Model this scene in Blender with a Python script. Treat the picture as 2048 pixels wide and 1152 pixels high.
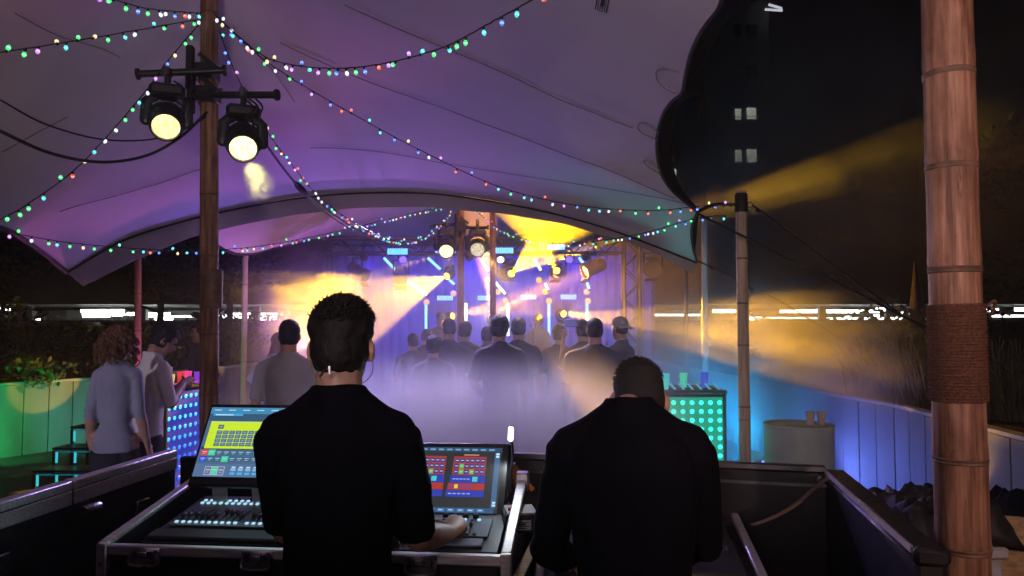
import bpy, bmesh, math, random
import numpy as np
from mathutils import Vector, Matrix, Quaternion, noise
from mathutils.geometry import delaunay_2d_cdt

for o in list(bpy.data.objects):
    bpy.data.objects.remove(o)
scene = bpy.context.scene
COL = scene.collection
R = math.radians
random.seed(7)
V = Vector

# ------------------------------------------------------------------ camera
CAM_Z, FPX = 1.72, 1479.0
PITCH = math.atan(74 / FPX)
cd = bpy.data.cameras.new('camera')
cd.sensor_width = 36.0
cd.lens = FPX / 2048 * 36.0
cd.clip_start = 0.05
cd.clip_end = 2000
cam = bpy.data.objects.new('camera', cd)
COL.objects.link(cam)
cam.location = (0, 0, CAM_Z)
cam.rotation_euler = (R(90) + PITCH, 0, 0)
scene.camera = cam

# ------------------------------------------------------------------ world (night sky)
w = bpy.data.worlds.new('World')
scene.world = w
w.use_nodes = True
nt = w.node_tree
bg = nt.nodes['Background']
sky = nt.nodes.new('ShaderNodeTexSky')
sky.sky_type = 'NISHITA'
sky.sun_disc = False
sky.sun_elevation = R(-4)
sky.sun_rotation = R(160)
nt.links.new(sky.outputs[0], bg.inputs[0])
bg.inputs[1].default_value = 0.018

# ------------------------------------------------------------------ exposure and sampling
vs = scene.view_settings
vs.view_transform = 'Standard'
vs.look = 'None'
vs.exposure = 0
vs.gamma = 1
vs.use_curve_mapping = False
cy = scene.cycles
cy.use_denoising = True
try:
    cy.denoiser = 'OPENIMAGEDENOISE'
    cy.denoising_input_passes = 'RGB_ALBEDO_NORMAL'
except Exception:
    pass
cy.max_bounces = 5
cy.diffuse_bounces = 2
cy.glossy_bounces = 2
cy.transmission_bounces = 4
cy.volume_bounces = 0
cy.transparent_max_bounces = 12
cy.caustics_reflective = False
cy.caustics_refractive = False
cy.sample_clamp_indirect = 3
cy.volume_step_rate = 1.0
cy.volume_max_steps = 64
cy.use_light_tree = True
cy.use_adaptive_sampling = True
cy.adaptive_threshold = 0.065
cy.adaptive_min_samples = 16


# ------------------------------------------------------------------ helpers
def P(px, py, Y):
    """Point at depth Y (metres ahead of the camera) seen at photo pixel px, py."""
    cx, cyy = (px - 1024) / FPX, (576 - py) / FPX
    t = Y / (math.cos(PITCH) - cyy * math.sin(PITCH))
    return V((cx * t, Y, CAM_Z + (math.sin(PITCH) + cyy * math.cos(PITCH)) * t))


WM = {}


def world_of(o):
    return WM.get(o.name, Matrix.Identity(4))


def place(o, m):
    """world matrix of a top-level object"""
    o.matrix_basis = m
    WM[o.name] = m.copy()


def attach(o, p, m=None):
    o.parent = p
    o.matrix_parent_inverse = world_of(p).inverted()
    if m is not None:
        o.matrix_basis = m
        WM[o.name] = m.copy()


def tag(o, label=None, cat=None, group=None, kind=None):
    if label:
        o['label'] = label
    if cat:
        o['category'] = cat
    if group:
        o['group'] = group
    if kind:
        o['kind'] = kind
    return o


def thing(name, loc, label, cat, group=None):
    o = bpy.data.objects.new(name, None)
    o.empty_display_size = 0.1
    COL.objects.link(o)
    place(o, Matrix.Translation(V(loc)))
    return tag(o, label, cat, group)


def link(name, me, mat=None, parent=None, m=None):
    o = bpy.data.objects.new(name, me)
    COL.objects.link(o)
    if mat is not None and len(me.materials) == 0:
        me.materials.append(mat)
    if parent is not None:
        attach(o, parent, m)
    elif m is not None:
        place(o, m)
    return o


class MB:
    def __init__(s, M=None):
        s.v, s.f, s.mi = [], [], []
        s.M = M or Matrix.Identity(4)
        s.cur = 0

    def add(s, vs_, fs):
        b = len(s.v)
        s.v += [s.M @ V(p) for p in vs_]
        for f in fs:
            s.f.append([b + i for i in f])
            s.mi.append(s.cur)

    def box(s, c, size, rot=None):
        x, y, z = [d / 2 for d in size]
        vs_ = [V((a * x, b * y, d * z)) for a in (-1, 1) for b in (-1, 1) for d in (-1, 1)]
        if rot is not None:
            vs_ = [rot @ p for p in vs_]
        vs_ = [p + V(c) for p in vs_]
        s.add(vs_, [(0, 1, 3, 2), (4, 6, 7, 5), (0, 4, 5, 1), (2, 3, 7, 6), (0, 2, 6, 4), (1, 5, 7, 3)])
        return s

    def bbox(s, c, size, b=0.004, rot=None):
        """box with chamfered edges"""
        x, y, z = [d / 2 for d in size]
        b = min(b, x * .9, y * .9, z * .9)
        vs_, idx = [], {}
        for sx in (-1, 1):
            for sy in (-1, 1):
                for sz in (-1, 1):
                    for k, off in enumerate(((0, b, b), (b, 0, b), (b, b, 0))):
                        idx[(sx, sy, sz, k)] = len(vs_)
                        vs_.append(V((sx * (x - off[0]), sy * (y - off[1]), sz * (z - off[2]))))
        fs = []
        I = idx
        for q in (-1, 1):
            fs.append([I[(q, a, d, 0)] for a, d in ((-1, -1), (1, -1), (1, 1), (-1, 1))][::q])
            fs.append([I[(a, q, d, 1)] for a, d in ((-1, -1), (1, -1), (1, 1), (-1, 1))][::-q])
            fs.append([I[(a, d, q, 2)] for a, d in ((-1, -1), (1, -1), (1, 1), (-1, 1))][::q])
            for r in (-1, 1):
                fs.append([I[(q, r, -1, 0)], I[(q, r, 1, 0)], I[(q, r, 1, 1)], I[(q, r, -1, 1)]][::(-1 if q * r > 0 else 1)])
                fs.append([I[(q, -1, r, 0)], I[(q, 1, r, 0)], I[(q, 1, r, 2)], I[(q, -1, r, 2)]][::(1 if q * r > 0 else -1)])
                fs.append([I[(-1, q, r, 1)], I[(1, q, r, 1)], I[(1, q, r, 2)], I[(-1, q, r, 2)]][::(-1 if q * r > 0 else 1)])
                for t in (-1, 1):
                    tri = [I[(q, r, t, 0)], I[(q, r, t, 1)], I[(q, r, t, 2)]]
                    fs.append(tri if q * r * t > 0 else tri[::-1])
        if rot is not None:
            vs_ = [rot @ p for p in vs_]
        s.add([p + V(c) for p in vs_], fs)
        return s

    def bar(s, a, b, w_, h, up=(0, 0, 1), bev=0.0):
        a, b = V(a), V(b)
        d = b - a
        L = d.length
        d.normalize()
        u = V(up)
        if abs(d.dot(u)) > 0.98:
            u = V((1, 0, 0))
        sd = d.cross(u).normalized()
        u = sd.cross(d).normalized()
        rot = Matrix((sd, d, u)).transposed()
        if bev:
            s.bbox((a + b) / 2, (w_, L, h), bev, rot)
        else:
            s.box((a + b) / 2, (w_, L, h), rot)
        return s

    def tube(s, pts, rad, n=10, caps=True, up=(0, 0, 1), closed=False, dome=False):
        pts = [V(p) for p in pts]
        N = len(pts)
        rr = []
        for i in range(N):
            r = rad[i] if isinstance(rad, (list, tuple)) and len(rad) == N else rad
            rr.append(r if isinstance(r, (tuple, list)) else (r, r))
        tang = []
        for i in range(N):
            a = pts[(i - 1) % N] if (i or closed) else pts[0]
            b = pts[(i + 1) % N] if (i < N - 1 or closed) else pts[-1]
            t = b - a
            tang.append(t.normalized() if t.length > 1e-9 else V((0, 0, 1)))
        u = V(up)
        if abs(u.dot(tang[0])) > 0.95:
            u = V((0, 1, 0))
        side = tang[0].cross(u).normalized()
        if dome:
            r0, r1 = rr[0], rr[-1]
            p0, p1 = pts[0], pts[-1]
            A0 = [(p0 - tang[0] * max(r0) * math.sin(a), (r0[0] * math.cos(a), r0[1] * math.cos(a)), tang[0]) for a in (1.3, .8, .4)]
            A1 = [(p1 + tang[-1] * max(r1) * math.sin(a), (r1[0] * math.cos(a), r1[1] * math.cos(a)), tang[-1]) for a in (.4, .8, 1.3)]
            pts = [a[0] for a in A0] + pts + [a[0] for a in A1]
            rr = [a[1] for a in A0] + rr + [a[1] for a in A1]
            tang = [a[2] for a in A0] + tang + [a[2] for a in A1]
            N = len(pts)
        vs_, fs = [], []
        for i in range(N):
            t = tang[i]
            side = (side - t * side.dot(t))
            if side.length < 1e-6:
                side = t.orthogonal()
            side.normalize()
            up2 = side.cross(t)
            for k in range(n):
                a = 2 * math.pi * k / n
                vs_.append(pts[i] + side * (rr[i][0] * math.cos(a)) + up2 * (rr[i][1] * math.sin(a)))
        for i in range(N if closed else N - 1):
            j = (i + 1) % N
            for k in range(n):
                l = (k + 1) % n
                fs.append((i * n + k, j * n + k, j * n + l, i * n + l))
        if caps and not closed:
            fs.append(tuple(range(n)))
            fs.append(tuple(range((N - 1) * n, N * n))[::-1])
        s.add(vs_, fs)
        return s

    def cyl(s, a, b, r0, r1=None, n=16, caps=True):
        return s.tube([a, b], [(r0, r0), (r1 if r1 is not None else r0,) * 2], n, caps)

    def lathe(s, prof, n=20, m=None, caps=True):
        m = m or Matrix.Identity(4)
        vs_, fs = [], []
        for r, z in prof:
            for k in range(n):
                a = 2 * math.pi * k / n
                vs_.append(m @ V((r * math.cos(a), r * math.sin(a), z)))
        N = len(prof)
        for i in range(N - 1):
            for k in range(n):
                l = (k + 1) % n
                fs.append((i * n + k, i * n + l, (i + 1) * n + l, (i + 1) * n + k))
        if caps:
            fs.append(tuple(range(n))[::-1])
            fs.append(tuple(range((N - 1) * n, N * n)))
        s.add(vs_, fs)
        return s

    def ell(s, c, r, rot=None, nu=16, nv=10):
        vs_, fs = [], []
        for j in range(1, nv):
            ph = math.pi * j / nv
            for i in range(nu):
                th = 2 * math.pi * i / nu
                vs_.append(V((r[0] * math.sin(ph) * math.cos(th), r[1] * math.sin(ph) * math.sin(th), r[2] * math.cos(ph))))
        top, bot = len(vs_), len(vs_) + 1
        vs_ += [V((0, 0, r[2])), V((0, 0, -r[2]))]
        for j in range(nv - 2):
            for i in range(nu):
                k = (i + 1) % nu
                fs.append((j * nu + i, (j + 1) * nu + i, (j + 1) * nu + k, j * nu + k))
        for i in range(nu):
            k = (i + 1) % nu
            fs.append((top, i, k))
            fs.append((bot, (nv - 2) * nu + k, (nv - 2) * nu + i))
        if rot is not None:
            vs_ = [rot @ p for p in vs_]
        s.add([p + V(c) for p in vs_], fs)
        return s

    def quad(s, a, b, c, d):
        s.add([a, b, c, d], [(0, 1, 2, 3)])
        return s

    def mesh(s, name, mats=None, smooth=True, ang=38):
        me = bpy.data.meshes.new(name)
        me.from_pydata([tuple(p) for p in s.v], [], s.f)
        for m in (mats or []):
            me.materials.append(m)
        if mats and len(mats) > 1:
            me.polygons.foreach_set('material_index', s.mi)
        if smooth:
            me.polygons.foreach_set('use_smooth', [True] * len(me.polygons))
            me.update()
            if ang:
                me.set_sharp_from_angle(angle=R(ang))
        me.update()
        return me

    def build(s, name, mat, parent=None, smooth=True, label=None, cat=None, group=None, kind=None, ang=38):
        mats = mat if isinstance(mat, (list, tuple)) else [mat]
        o = link(name, s.mesh(name, mats, smooth, ang), None, parent)
        return tag(o, label, cat, group, kind)


TMP = bpy.data.scenes.new('workbench')


def remesh(mb, voxel, smooth=4, name='body'):
    """union of overlapping closed shapes as one continuous surface"""
    me = mb.mesh('tmp', None, False)
    o = bpy.data.objects.new('tmp', me)
    TMP.collection.objects.link(o)
    md = o.modifiers.new('r', 'REMESH')
    md.mode = 'VOXEL'
    md.voxel_size = voxel
    if smooth:
        sm = o.modifiers.new('s', 'SMOOTH')
        sm.factor = 0.5
        sm.iterations = smooth
    with bpy.context.temp_override(scene=TMP, view_layer=TMP.view_layers[0]):
        dg = bpy.context.evaluated_depsgraph_get()
        dg.update()
    out = bpy.data.meshes.new_from_object(o.evaluated_get(dg))
    out.name = name
    bpy.data.objects.remove(o)
    bpy.data.meshes.remove(me)
    out.polygons.foreach_set('use_smooth', [True] * len(out.polygons))
    return out


def ruffle(me, fn):
    """push every vertex along its normal by fn(co)"""
    n = len(me.vertices)
    co = np.empty(n * 3, np.float32)
    no = np.empty(n * 3, np.float32)
    me.vertices.foreach_get('co', co)
    me.vertices.foreach_get('normal', no)
    co = co.reshape(-1, 3)
    d = np.array([fn(V(p)) for p in co.tolist()], np.float32)
    co = co + no.reshape(-1, 3) * d[:, None]
    me.vertices.foreach_set('co', co.ravel())
    me.update()


def crv(pts, n=8):
    """Catmull-Rom through points"""
    pts = [V(p) for p in pts]
    out = []
    for i in range(len(pts) - 1):
        p0 = pts[max(i - 1, 0)]
        p1, p2 = pts[i], pts[i + 1]
        p3 = pts[min(i + 2, len(pts) - 1)]
        for k in range(n):
            t = k / n
            out.append(0.5 * ((2 * p1) + (p2 - p0) * t + (2 * p0 - 5 * p1 + 4 * p2 - p3) * t * t + (3 * p1 - p0 - 3 * p2 + p3) * t ** 3))
    out.append(pts[-1])
    return out


# ------------------------------------------------------------------ materials
def mat(name, col, rough=0.6, metal=0.0, var=0.0, scale=8.0, bump=0.0, bscale=60.0, stretch=None, emit=None, es=0.0, spec=0.5, col2=None, sheen=0.0, trans=0.0, alpha=1.0):
    m = bpy.data.materials.new(name)
    m.use_nodes = True
    t = m.node_tree
    b = t.nodes['Principled BSDF']
    b.inputs['Base Color'].default_value = (*col, 1)
    b.inputs['Roughness'].default_value = rough
    b.inputs['Metallic'].default_value = metal
    b.inputs['Specular IOR Level'].default_value = spec
    if sheen:
        b.inputs['Sheen Weight'].default_value = sheen
    if trans:
        b.inputs['Transmission Weight'].default_value = trans
    if emit:
        b.inputs['Emission Color'].default_value = (*emit, 1)
        b.inputs['Emission Strength'].default_value = es
    tc = mp = None
    if var or bump or col2:
        tc = t.nodes.new('ShaderNodeTexCoord')
        mp = t.nodes.new('ShaderNodeMapping')
        t.links.new(tc.outputs['Object'], mp.inputs[0])
        if stretch:
            mp.inputs['Scale'].default_value = stretch
    if var or col2:
        n = t.nodes.new('ShaderNodeTexNoise')
        n.inputs['Scale'].default_value = scale
        n.inputs['Detail'].default_value = 6
        t.links.new(mp.outputs[0], n.inputs[0])
        r = t.nodes.new('ShaderNodeValToRGB')
        c2 = col2 or tuple(min(1, c * (1 + var)) for c in col)
        c1 = tuple(c * (1 - var) for c in col)
        r.color_ramp.elements[0].position = 0.32
        r.color_ramp.elements[1].position = 0.68
        r.color_ramp.elements[0].color = (*c1, 1)
        r.color_ramp.elements[1].color = (*c2, 1)
        t.links.new(n.outputs[0], r.inputs[0])
        t.links.new(r.outputs[0], b.inputs['Base Color'])
        rr = t.nodes.new('ShaderNodeMapRange')
        rr.inputs['To Min'].default_value = max(0.02, rough - 0.12)
        rr.inputs['To Max'].default_value = min(1, rough + 0.12)
        t.links.new(n.outputs[0], rr.inputs['Value'])
        t.links.new(rr.outputs[0], b.inputs['Roughness'])
    if bump:
        n2 = t.nodes.new('ShaderNodeTexNoise')
        n2.inputs['Scale'].default_value = bscale
        n2.inputs['Detail'].default_value = 4
        t.links.new(mp.outputs[0], n2.inputs[0])
        bp = t.nodes.new('ShaderNodeBump')
        bp.inputs['Strength'].default_value = bump
        bp.inputs['Distance'].default_value = 0.01
        t.links.new(n2.outputs[0], bp.inputs['Height'])
        t.links.new(bp.outputs[0], b.inputs['Normal'])
    return m


def glow(name, col, s, sample=False, base=(0.008, 0.008, 0.008)):
    m = mat(name, base, 0.4, emit=col, es=s)
    if not sample:
        m.cycles.emission_sampling = 'NONE'
    return m


M = {}
M['black'] = mat('black_laminate', (0.012, 0.012, 0.015), 0.45, var=0.3, scale=25, bump=0.15, bscale=220)
M['black_metal'] = mat('black_metal', (0.014, 0.014, 0.016), 0.38, var=0.25, scale=18)
M['rubber'] = mat('black_rubber', (0.01, 0.01, 0.011), 0.7)
M['alu'] = mat('brushed_aluminium', (0.66, 0.64, 0.65), 0.5, 0.85, var=0.18, scale=6, stretch=(1, 18, 18))
M['steel'] = mat('dark_steel', (0.2, 0.2, 0.21), 0.4, 1.0, var=0.2, scale=14)
M['zinc'] = mat('zinc_hardware', (0.45, 0.44, 0.46), 0.3, 1.0, var=0.3, scale=30)
M['tent'] = mat('stretch_tent_fabric', (0.52, 0.48, 0.485), 0.85, var=0.045, scale=1.1, bump=0.25, bscale=1.7, stretch=(1.0, 2.2, 1.0), spec=0.2)
M['tent_hem'] = mat('tent_hem_fabric', (0.33, 0.3, 0.31), 0.85, var=0.12, scale=2.5, bump=0.2, bscale=300, spec=0.2)
M['tent_seam'] = mat('tent_seam', (0.26, 0.23, 0.24), 0.85)
M['edge_black'] = mat('black_edge_webbing', (0.002, 0.002, 0.0025), 0.9, spec=0.1)
M['rope_black'] = mat('black_rope', (0.01, 0.01, 0.011), 0.75)
def bamboo_mat():
    """tan culm with long dark streaks, blotches and scuffs"""
    m = bpy.data.materials.new('bamboo_skin')
    m.use_nodes = True
    t = m.node_tree
    N, lk = t.nodes, t.links.new
    b = N['Principled BSDF']
    b.inputs['Roughness'].default_value = .58
    b.inputs['Specular IOR Level'].default_value = .3
    tc = N.new('ShaderNodeTexCoord')

    def nz(scale, stretch, detail=6, rough=.6):
        mp = N.new('ShaderNodeMapping')
        mp.inputs['Scale'].default_value = stretch
        lk(tc.outputs['Object'], mp.inputs[0])
        n = N.new('ShaderNodeTexNoise')
        n.inputs['Scale'].default_value = scale
        n.inputs['Detail'].default_value = detail
        n.inputs['Roughness'].default_value = rough
        lk(mp.outputs[0], n.inputs[0])
        return n.outputs[0]

    def ramp(src, stops):
        r = N.new('ShaderNodeValToRGB')
        e = r.color_ramp.elements
        e[0].position, e[0].color = stops[0][0], (*stops[0][1], 1)
        e[1].position, e[1].color = stops[1][0], (*stops[1][1], 1)
        for p, c in stops[2:]:
            q = e.new(p)
            q.color = (*c, 1)
        lk(src, r.inputs[0])
        return r.outputs[0]

    def mulc(a, b_):
        q = N.new('ShaderNodeMix')
        q.data_type = 'RGBA'
        q.blend_type = 'MULTIPLY'
        q.inputs[0].default_value = 1
        lk(a, q.inputs[6])
        lk(b_, q.inputs[7])
        return q.outputs[2]
    streak = nz(2.6, (14, 14, .7))
    c = ramp(streak, [(.36, (.16, .075, .042)), (.62, (.46, .255, .165)), (.5, (.31, .16, .1))])
    blot = ramp(nz(7, (1, 1, .55), 4), [(.35, (.55, .5, .48)), (.6, (1, 1, 1))])
    scuff = ramp(nz(5, (26, 26, 1.3), 3, .7), [(.30, (.38, .3, .26)), (.40, (1, 1, 1))])
    lk(mulc(mulc(c, blot), scuff), b.inputs['Base Color'])
    bp = N.new('ShaderNodeBump')
    bp.inputs['Strength'].default_value = .55
    bp.inputs['Distance'].default_value = .008
    lk(streak, bp.inputs['Height'])
    lk(bp.outputs[0], b.inputs['Normal'])
    return m


M['bamboo'] = bamboo_mat()
M['bamboo_pale'] = mat('pale_bamboo', (0.5, 0.4, 0.28), 0.5, var=0.3, scale=3, stretch=(14, 14, 1), bump=0.3, bscale=9)
M['bamboo_dark'] = mat('bamboo_node', (0.14, 0.078, 0.048), 0.6, var=0.35, scale=20)
M['rope'] = mat('coir_rope', (0.15, 0.07, 0.045), 0.9, var=0.35, scale=140, bump=0.9, bscale=320, spec=0.1)
M['concrete'] = mat('planter_board', (0.36, 0.35, 0.34), 0.75, var=0.25, scale=2.2, bump=0.25, bscale=18, stretch=(1, 1, 0.35))
M['coping'] = mat('planter_coping', (0.55, 0.54, 0.53), 0.6, var=0.15, scale=8)
M['soil'] = mat('soil', (0.02, 0.015, 0.01), 0.95)
M['paving'] = mat('paving', (0.09, 0.09, 0.095), 0.7, var=0.35, scale=3, bump=0.2, bscale=25)
M['wood'] = mat('crate_wood', (0.42, 0.29, 0.15), 0.65, var=0.35, scale=5, stretch=(1.5, 12, 12), bump=0.3, bscale=30)
M['leaf'] = mat('shrub_leaf', (0.1, 0.125, 0.035), 0.5, var=0.5, scale=9, spec=0.4)
M['leaf_dark'] = mat('dark_leaf', (0.028, 0.04, 0.02), 0.55, var=0.5, scale=6, spec=0.35)
M['grass'] = mat('dry_grass', (0.11, 0.095, 0.05), 0.7, var=0.4, scale=12)
M['bark'] = mat('bark', (0.06, 0.05, 0.045), 0.9, var=0.4, scale=15, bump=0.5, bscale=30)
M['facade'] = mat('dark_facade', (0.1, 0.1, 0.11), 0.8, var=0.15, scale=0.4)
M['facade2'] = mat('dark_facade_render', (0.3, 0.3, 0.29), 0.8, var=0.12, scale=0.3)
M['dark_glass'] = mat('dark_glass', (0.01, 0.012, 0.015), 0.1)
M['skin'] = mat('skin', (0.42, 0.24, 0.17), 0.5, var=0.12, scale=20)
M['skin2'] = mat('skin_tan', (0.3, 0.165, 0.11), 0.5, var=0.12, scale=20)
M['hair'] = mat('dark_hair', (0.011, 0.008, 0.007), 0.62, var=0.4, scale=60, bump=0.3, bscale=150, stretch=(1, 1, 0.2), spec=0.2)
M['hair_brown'] = mat('brown_hair', (0.15, 0.066, 0.03), 0.45, var=0.4, scale=60)
M['hair_grey'] = mat('cropped_hair', (0.010, 0.0085, 0.008), 0.75, var=0.5, scale=120, bump=0.6, bscale=300)
M['black_cloth'] = mat('black_cotton', (0.0032, 0.0036, 0.0068), 0.9, var=0.3, scale=6, bump=0.35, bscale=14, spec=0.08)
M['blue_cloth'] = mat('blue_grey_shirt', (0.24, 0.25, 0.31), 0.85, var=0.12, scale=5, bump=0.5, bscale=11)
M['white_cloth'] = mat('white_shirt', (0.62, 0.56, 0.5), 0.85, var=0.1, scale=5, bump=0.5, bscale=11)
M['grey_cloth'] = mat('grey_shirt', (0.3, 0.3, 0.32), 0.85, var=0.12, scale=5, bump=0.5, bscale=11)
M['navy_cloth'] = mat('navy_shirt', (0.025, 0.028, 0.055), 0.85, var=0.2, scale=5)
M['dark_trousers'] = mat('dark_trousers', (0.014, 0.014, 0.018), 0.85, var=0.3, scale=6)
M['shoe'] = mat('shoe', (0.02, 0.018, 0.016), 0.5)
M['eye'] = mat('eye', (0.02, 0.015, 0.01), 0.2)
M['lip'] = mat('lip', (0.22, 0.09, 0.07), 0.5)
M['cable'] = mat('cable', (0.008, 0.008, 0.009), 0.6)
M['dark_panel'] = mat('dark_panel', (0.02, 0.02, 0.024), 0.5, var=0.2, scale=10)


def spot(parent, loc, target, energy, col, deg, blend=0.15, rad=0.06, name='spot_light', gobo=0):
    l = bpy.data.lights.new(name, 'SPOT')
    l.energy = energy
    l.color = col
    l.spot_size = R(deg)
    l.spot_blend = blend
    l.shadow_soft_size = rad
    o = bpy.data.objects.new(name, l)
    COL.objects.link(o)
    d = (V(target) - V(loc)).normalized()
    loc = V(loc) + d * (rad + .015)
    m = Matrix.Translation(V(loc)) @ d.to_track_quat('-Z', 'Y').to_matrix().to_4x4()
    attach(o, parent, m)
    if gobo:
        # break-up gobo in the lamp: the beam splits into brighter and darker rays
        l.use_nodes = True
        t = l.node_tree
        em = next(n for n in t.nodes if n.type == 'EMISSION')
        tc = t.nodes.new('ShaderNodeTexCoord')
        nz = t.nodes.new('ShaderNodeTexNoise')
        nz.inputs['Scale'].default_value = gobo
        nz.inputs['Detail'].default_value = 1.5
        t.links.new(tc.outputs['Normal'], nz.inputs[0])
        mr = t.nodes.new('ShaderNodeMapRange')
        mr.inputs['From Min'].default_value = .4
        mr.inputs['From Max'].default_value = .62
        mr.inputs['To Min'].default_value = .25
        mr.inputs['To Max'].default_value = 1.7
        t.links.new(nz.outputs[0], mr.inputs['Value'])
        t.links.new(mr.outputs[0], em.inputs['Strength'])
    return o


def frame(loc, z_dir, up=(0, 0, 1)):
    """matrix whose local +Z looks along z_dir"""
    z = V(z_dir).normalized()
    u = V(up)
    if abs(z.dot(u)) > 0.98:
        u = V((0, 1, 0))
    x = u.cross(z).normalized()
    y = z.cross(x)
    m = Matrix((x, y, z)).transposed().to_4x4()
    m.translation = V(loc)
    return m


ORD = ['first', 'second', 'third', 'fourth', 'fifth', 'sixth', 'seventh', 'eighth', 'ninth', 'tenth', 'eleventh', 'twelfth']

# =================================================================== SETTING
def slab(name, x0, x1, y0, y1, z0, z1, m):
    o = MB().box(((x0 + x1) / 2, (y0 + y1) / 2, (z0 + z1) / 2), (x1 - x0, y1 - y0, z1 - z0)).build(name, m, None, False)
    return tag(o, kind='structure')


slab('ground', -105, 105, -11, 112, -0.3, 0.0, M['paving'])

# ---------------------------------------------------- haze (whole place)
def volume_box(name, lo, hi, density, col=(0.9, 0.9, 0.92), aniso=0.0):
    c = [(a + b) / 2 for a, b in zip(lo, hi)]
    s_ = [b - a for a, b in zip(lo, hi)]
    m = bpy.data.materials.new(name)
    m.use_nodes = True
    t = m.node_tree
    t.nodes.remove(t.nodes['Principled BSDF'])
    pv = t.nodes.new('ShaderNodeVolumePrincipled')
    pv.inputs['Color'].default_value = (*col, 1)
    pv.inputs['Density'].default_value = density
    pv.inputs['Anisotropy'].default_value = aniso
    t.links.new(pv.outputs[0], t.nodes['Material Output'].inputs['Volume'])
    o = MB().box(c, s_).build(name, m, None, False)
    return tag(o, kind='stuff')


volume_box('haze', (-110, -12, -1.2), (110, 115, 60), 0.0032)
volume_box('stage_haze', (-3.5, 8.9, 0.03), (3.2, 17.2, 3.9), 0.062, aniso=0.1)
volume_box('crowd_haze', (-2.6, 5.0, 0.03), (2.4, 8.88, 2.25), 0.03, aniso=0.1)


def smoke(name, lo, hi, dens, nscale, centre=None, radius=None, zfall=None, thr=0.45, soft=0.2, base=0.0, step=1.0, edge=0.6, aniso=0.15, dist=0.6):
    """noise-density smoke inside a closed box: soft ellipsoid or soft box, thinning upwards"""
    c = V([(a + b) / 2 for a, b in zip(lo, hi)])
    s_ = V([b - a for a, b in zip(lo, hi)])
    m = bpy.data.materials.new(name)
    m.use_nodes = True
    t = m.node_tree
    N = t.nodes
    N.remove(N['Principled BSDF'])
    pv = N.new('ShaderNodeVolumePrincipled')
    pv.inputs['Color'].default_value = (0.95, 0.95, 0.95, 1)
    pv.inputs['Anisotropy'].default_value = aniso
    tc = N.new('ShaderNodeTexCoord')
    nz = N.new('ShaderNodeTexNoise')
    nz.inputs['Scale'].default_value = nscale
    nz.inputs['Detail'].default_value = 3.5
    nz.inputs['Roughness'].default_value = 0.6
    nz.inputs['Distortion'].default_value = dist
    t.links.new(tc.outputs['Object'], nz.inputs[0])
    mr = N.new('ShaderNodeMapRange')
    mr.interpolation_type = 'SMOOTHSTEP'
    mr.inputs['From Min'].default_value = thr - soft
    mr.inputs['From Max'].default_value = thr + soft
    mr.inputs['To Min'].default_value = base
    mr.inputs['To Max'].default_value = 1
    t.links.new(nz.outputs[0], mr.inputs['Value'])
    val = mr.outputs[0]

    def mul(a, b):
        q = N.new('ShaderNodeMath')
        q.operation = 'MULTIPLY'
        t.links.new(a, q.inputs[0])
        if isinstance(b, float):
            q.inputs[1].default_value = b
        else:
            t.links.new(b, q.inputs[1])
        return q.outputs[0]
    if radius:
        mp = N.new('ShaderNodeMapping')
        mp.vector_type = 'POINT'
        mp.inputs['Scale'].default_value = [1 / r for r in radius]
        mp.inputs['Location'].default_value = [-(a / r) for a, r in zip(centre, radius)]
        t.links.new(tc.outputs['Object'], mp.inputs[0])
        ln = N.new('ShaderNodeVectorMath')
        ln.operation = 'LENGTH'
        t.links.new(mp.outputs[0], ln.inputs[0])
        fr = N.new('ShaderNodeMapRange')
        fr.interpolation_type = 'SMOOTHSTEP'
        fr.inputs['From Min'].default_value = 1
        fr.inputs['From Max'].default_value = 1 - edge
        t.links.new(ln.outputs['Value'], fr.inputs['Value'])
        val = mul(val, fr.outputs[0])
    if zfall:
        sp = N.new('ShaderNodeSeparateXYZ')
        t.links.new(tc.outputs['Object'], sp.inputs[0])
        fz = N.new('ShaderNodeMapRange')
        fz.interpolation_type = 'SMOOTHSTEP'
        fz.inputs['From Min'].default_value = zfall[1]
        fz.inputs['From Max'].default_value = zfall[0]
        t.links.new(sp.outputs[2], fz.inputs['Value'])
        val = mul(val, fz.outputs[0])
    val = mul(val, float(dens))
    t.links.new(val, pv.inputs['Density'])
    t.links.new(pv.outputs[0], N['Material Output'].inputs['Volume'])
    try:
        m.cycles.volume_step_rate = step
    except Exception:
        pass
    o = MB().box(c, s_).build(name, m, None, False)
    return tag(o, kind='stuff')


# low smoke bank on the dance floor, thin smoke drifting to the right, yellow-lit plume on the left, puff below the lamp
smoke('smoke_bank', (-2.7, 4.0, 0.02), (1.9, 8.4, 1.7), 2.3, 0.8, centre=(-0.4, 6.0, 0.35), radius=(2.3, 2.2, 1.8), zfall=(0.7, 1.56), thr=0.42, soft=0.25, base=0.3, step=0.5, edge=0.6)
smoke('smoke_drift', (0.9, 6.0, 0.05), (5.2, 10.5, 2.6), 1.1, 0.75, centre=(2.9, 8.2, 1.2), radius=(2.1, 2.2, 1.2), thr=0.5, soft=0.14, base=0.04, step=0.5, edge=0.6)
smoke('smoke_plume', (-3.75, 9.3, 0.5), (-1.85, 11.2, 3.2), 2.6, 2.0, centre=(-2.78, 10.2, 2.0), radius=(0.8, 0.85, 1.15), thr=0.5, soft=0.14, base=0.0, step=0.5, edge=0.7, dist=1.6)
pc = P(516, 362, 4.72)
smoke('smoke_puff', pc - V((.19, .19, .2)), pc + V((.19, .19, .2)), 9.0, 13, centre=pc, radius=(0.125, 0.125, 0.155), thr=0.5, soft=0.1, base=0.0, step=0.8, edge=0.5, dist=1.4)
pc2 = P(1700, 345, 17)
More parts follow.
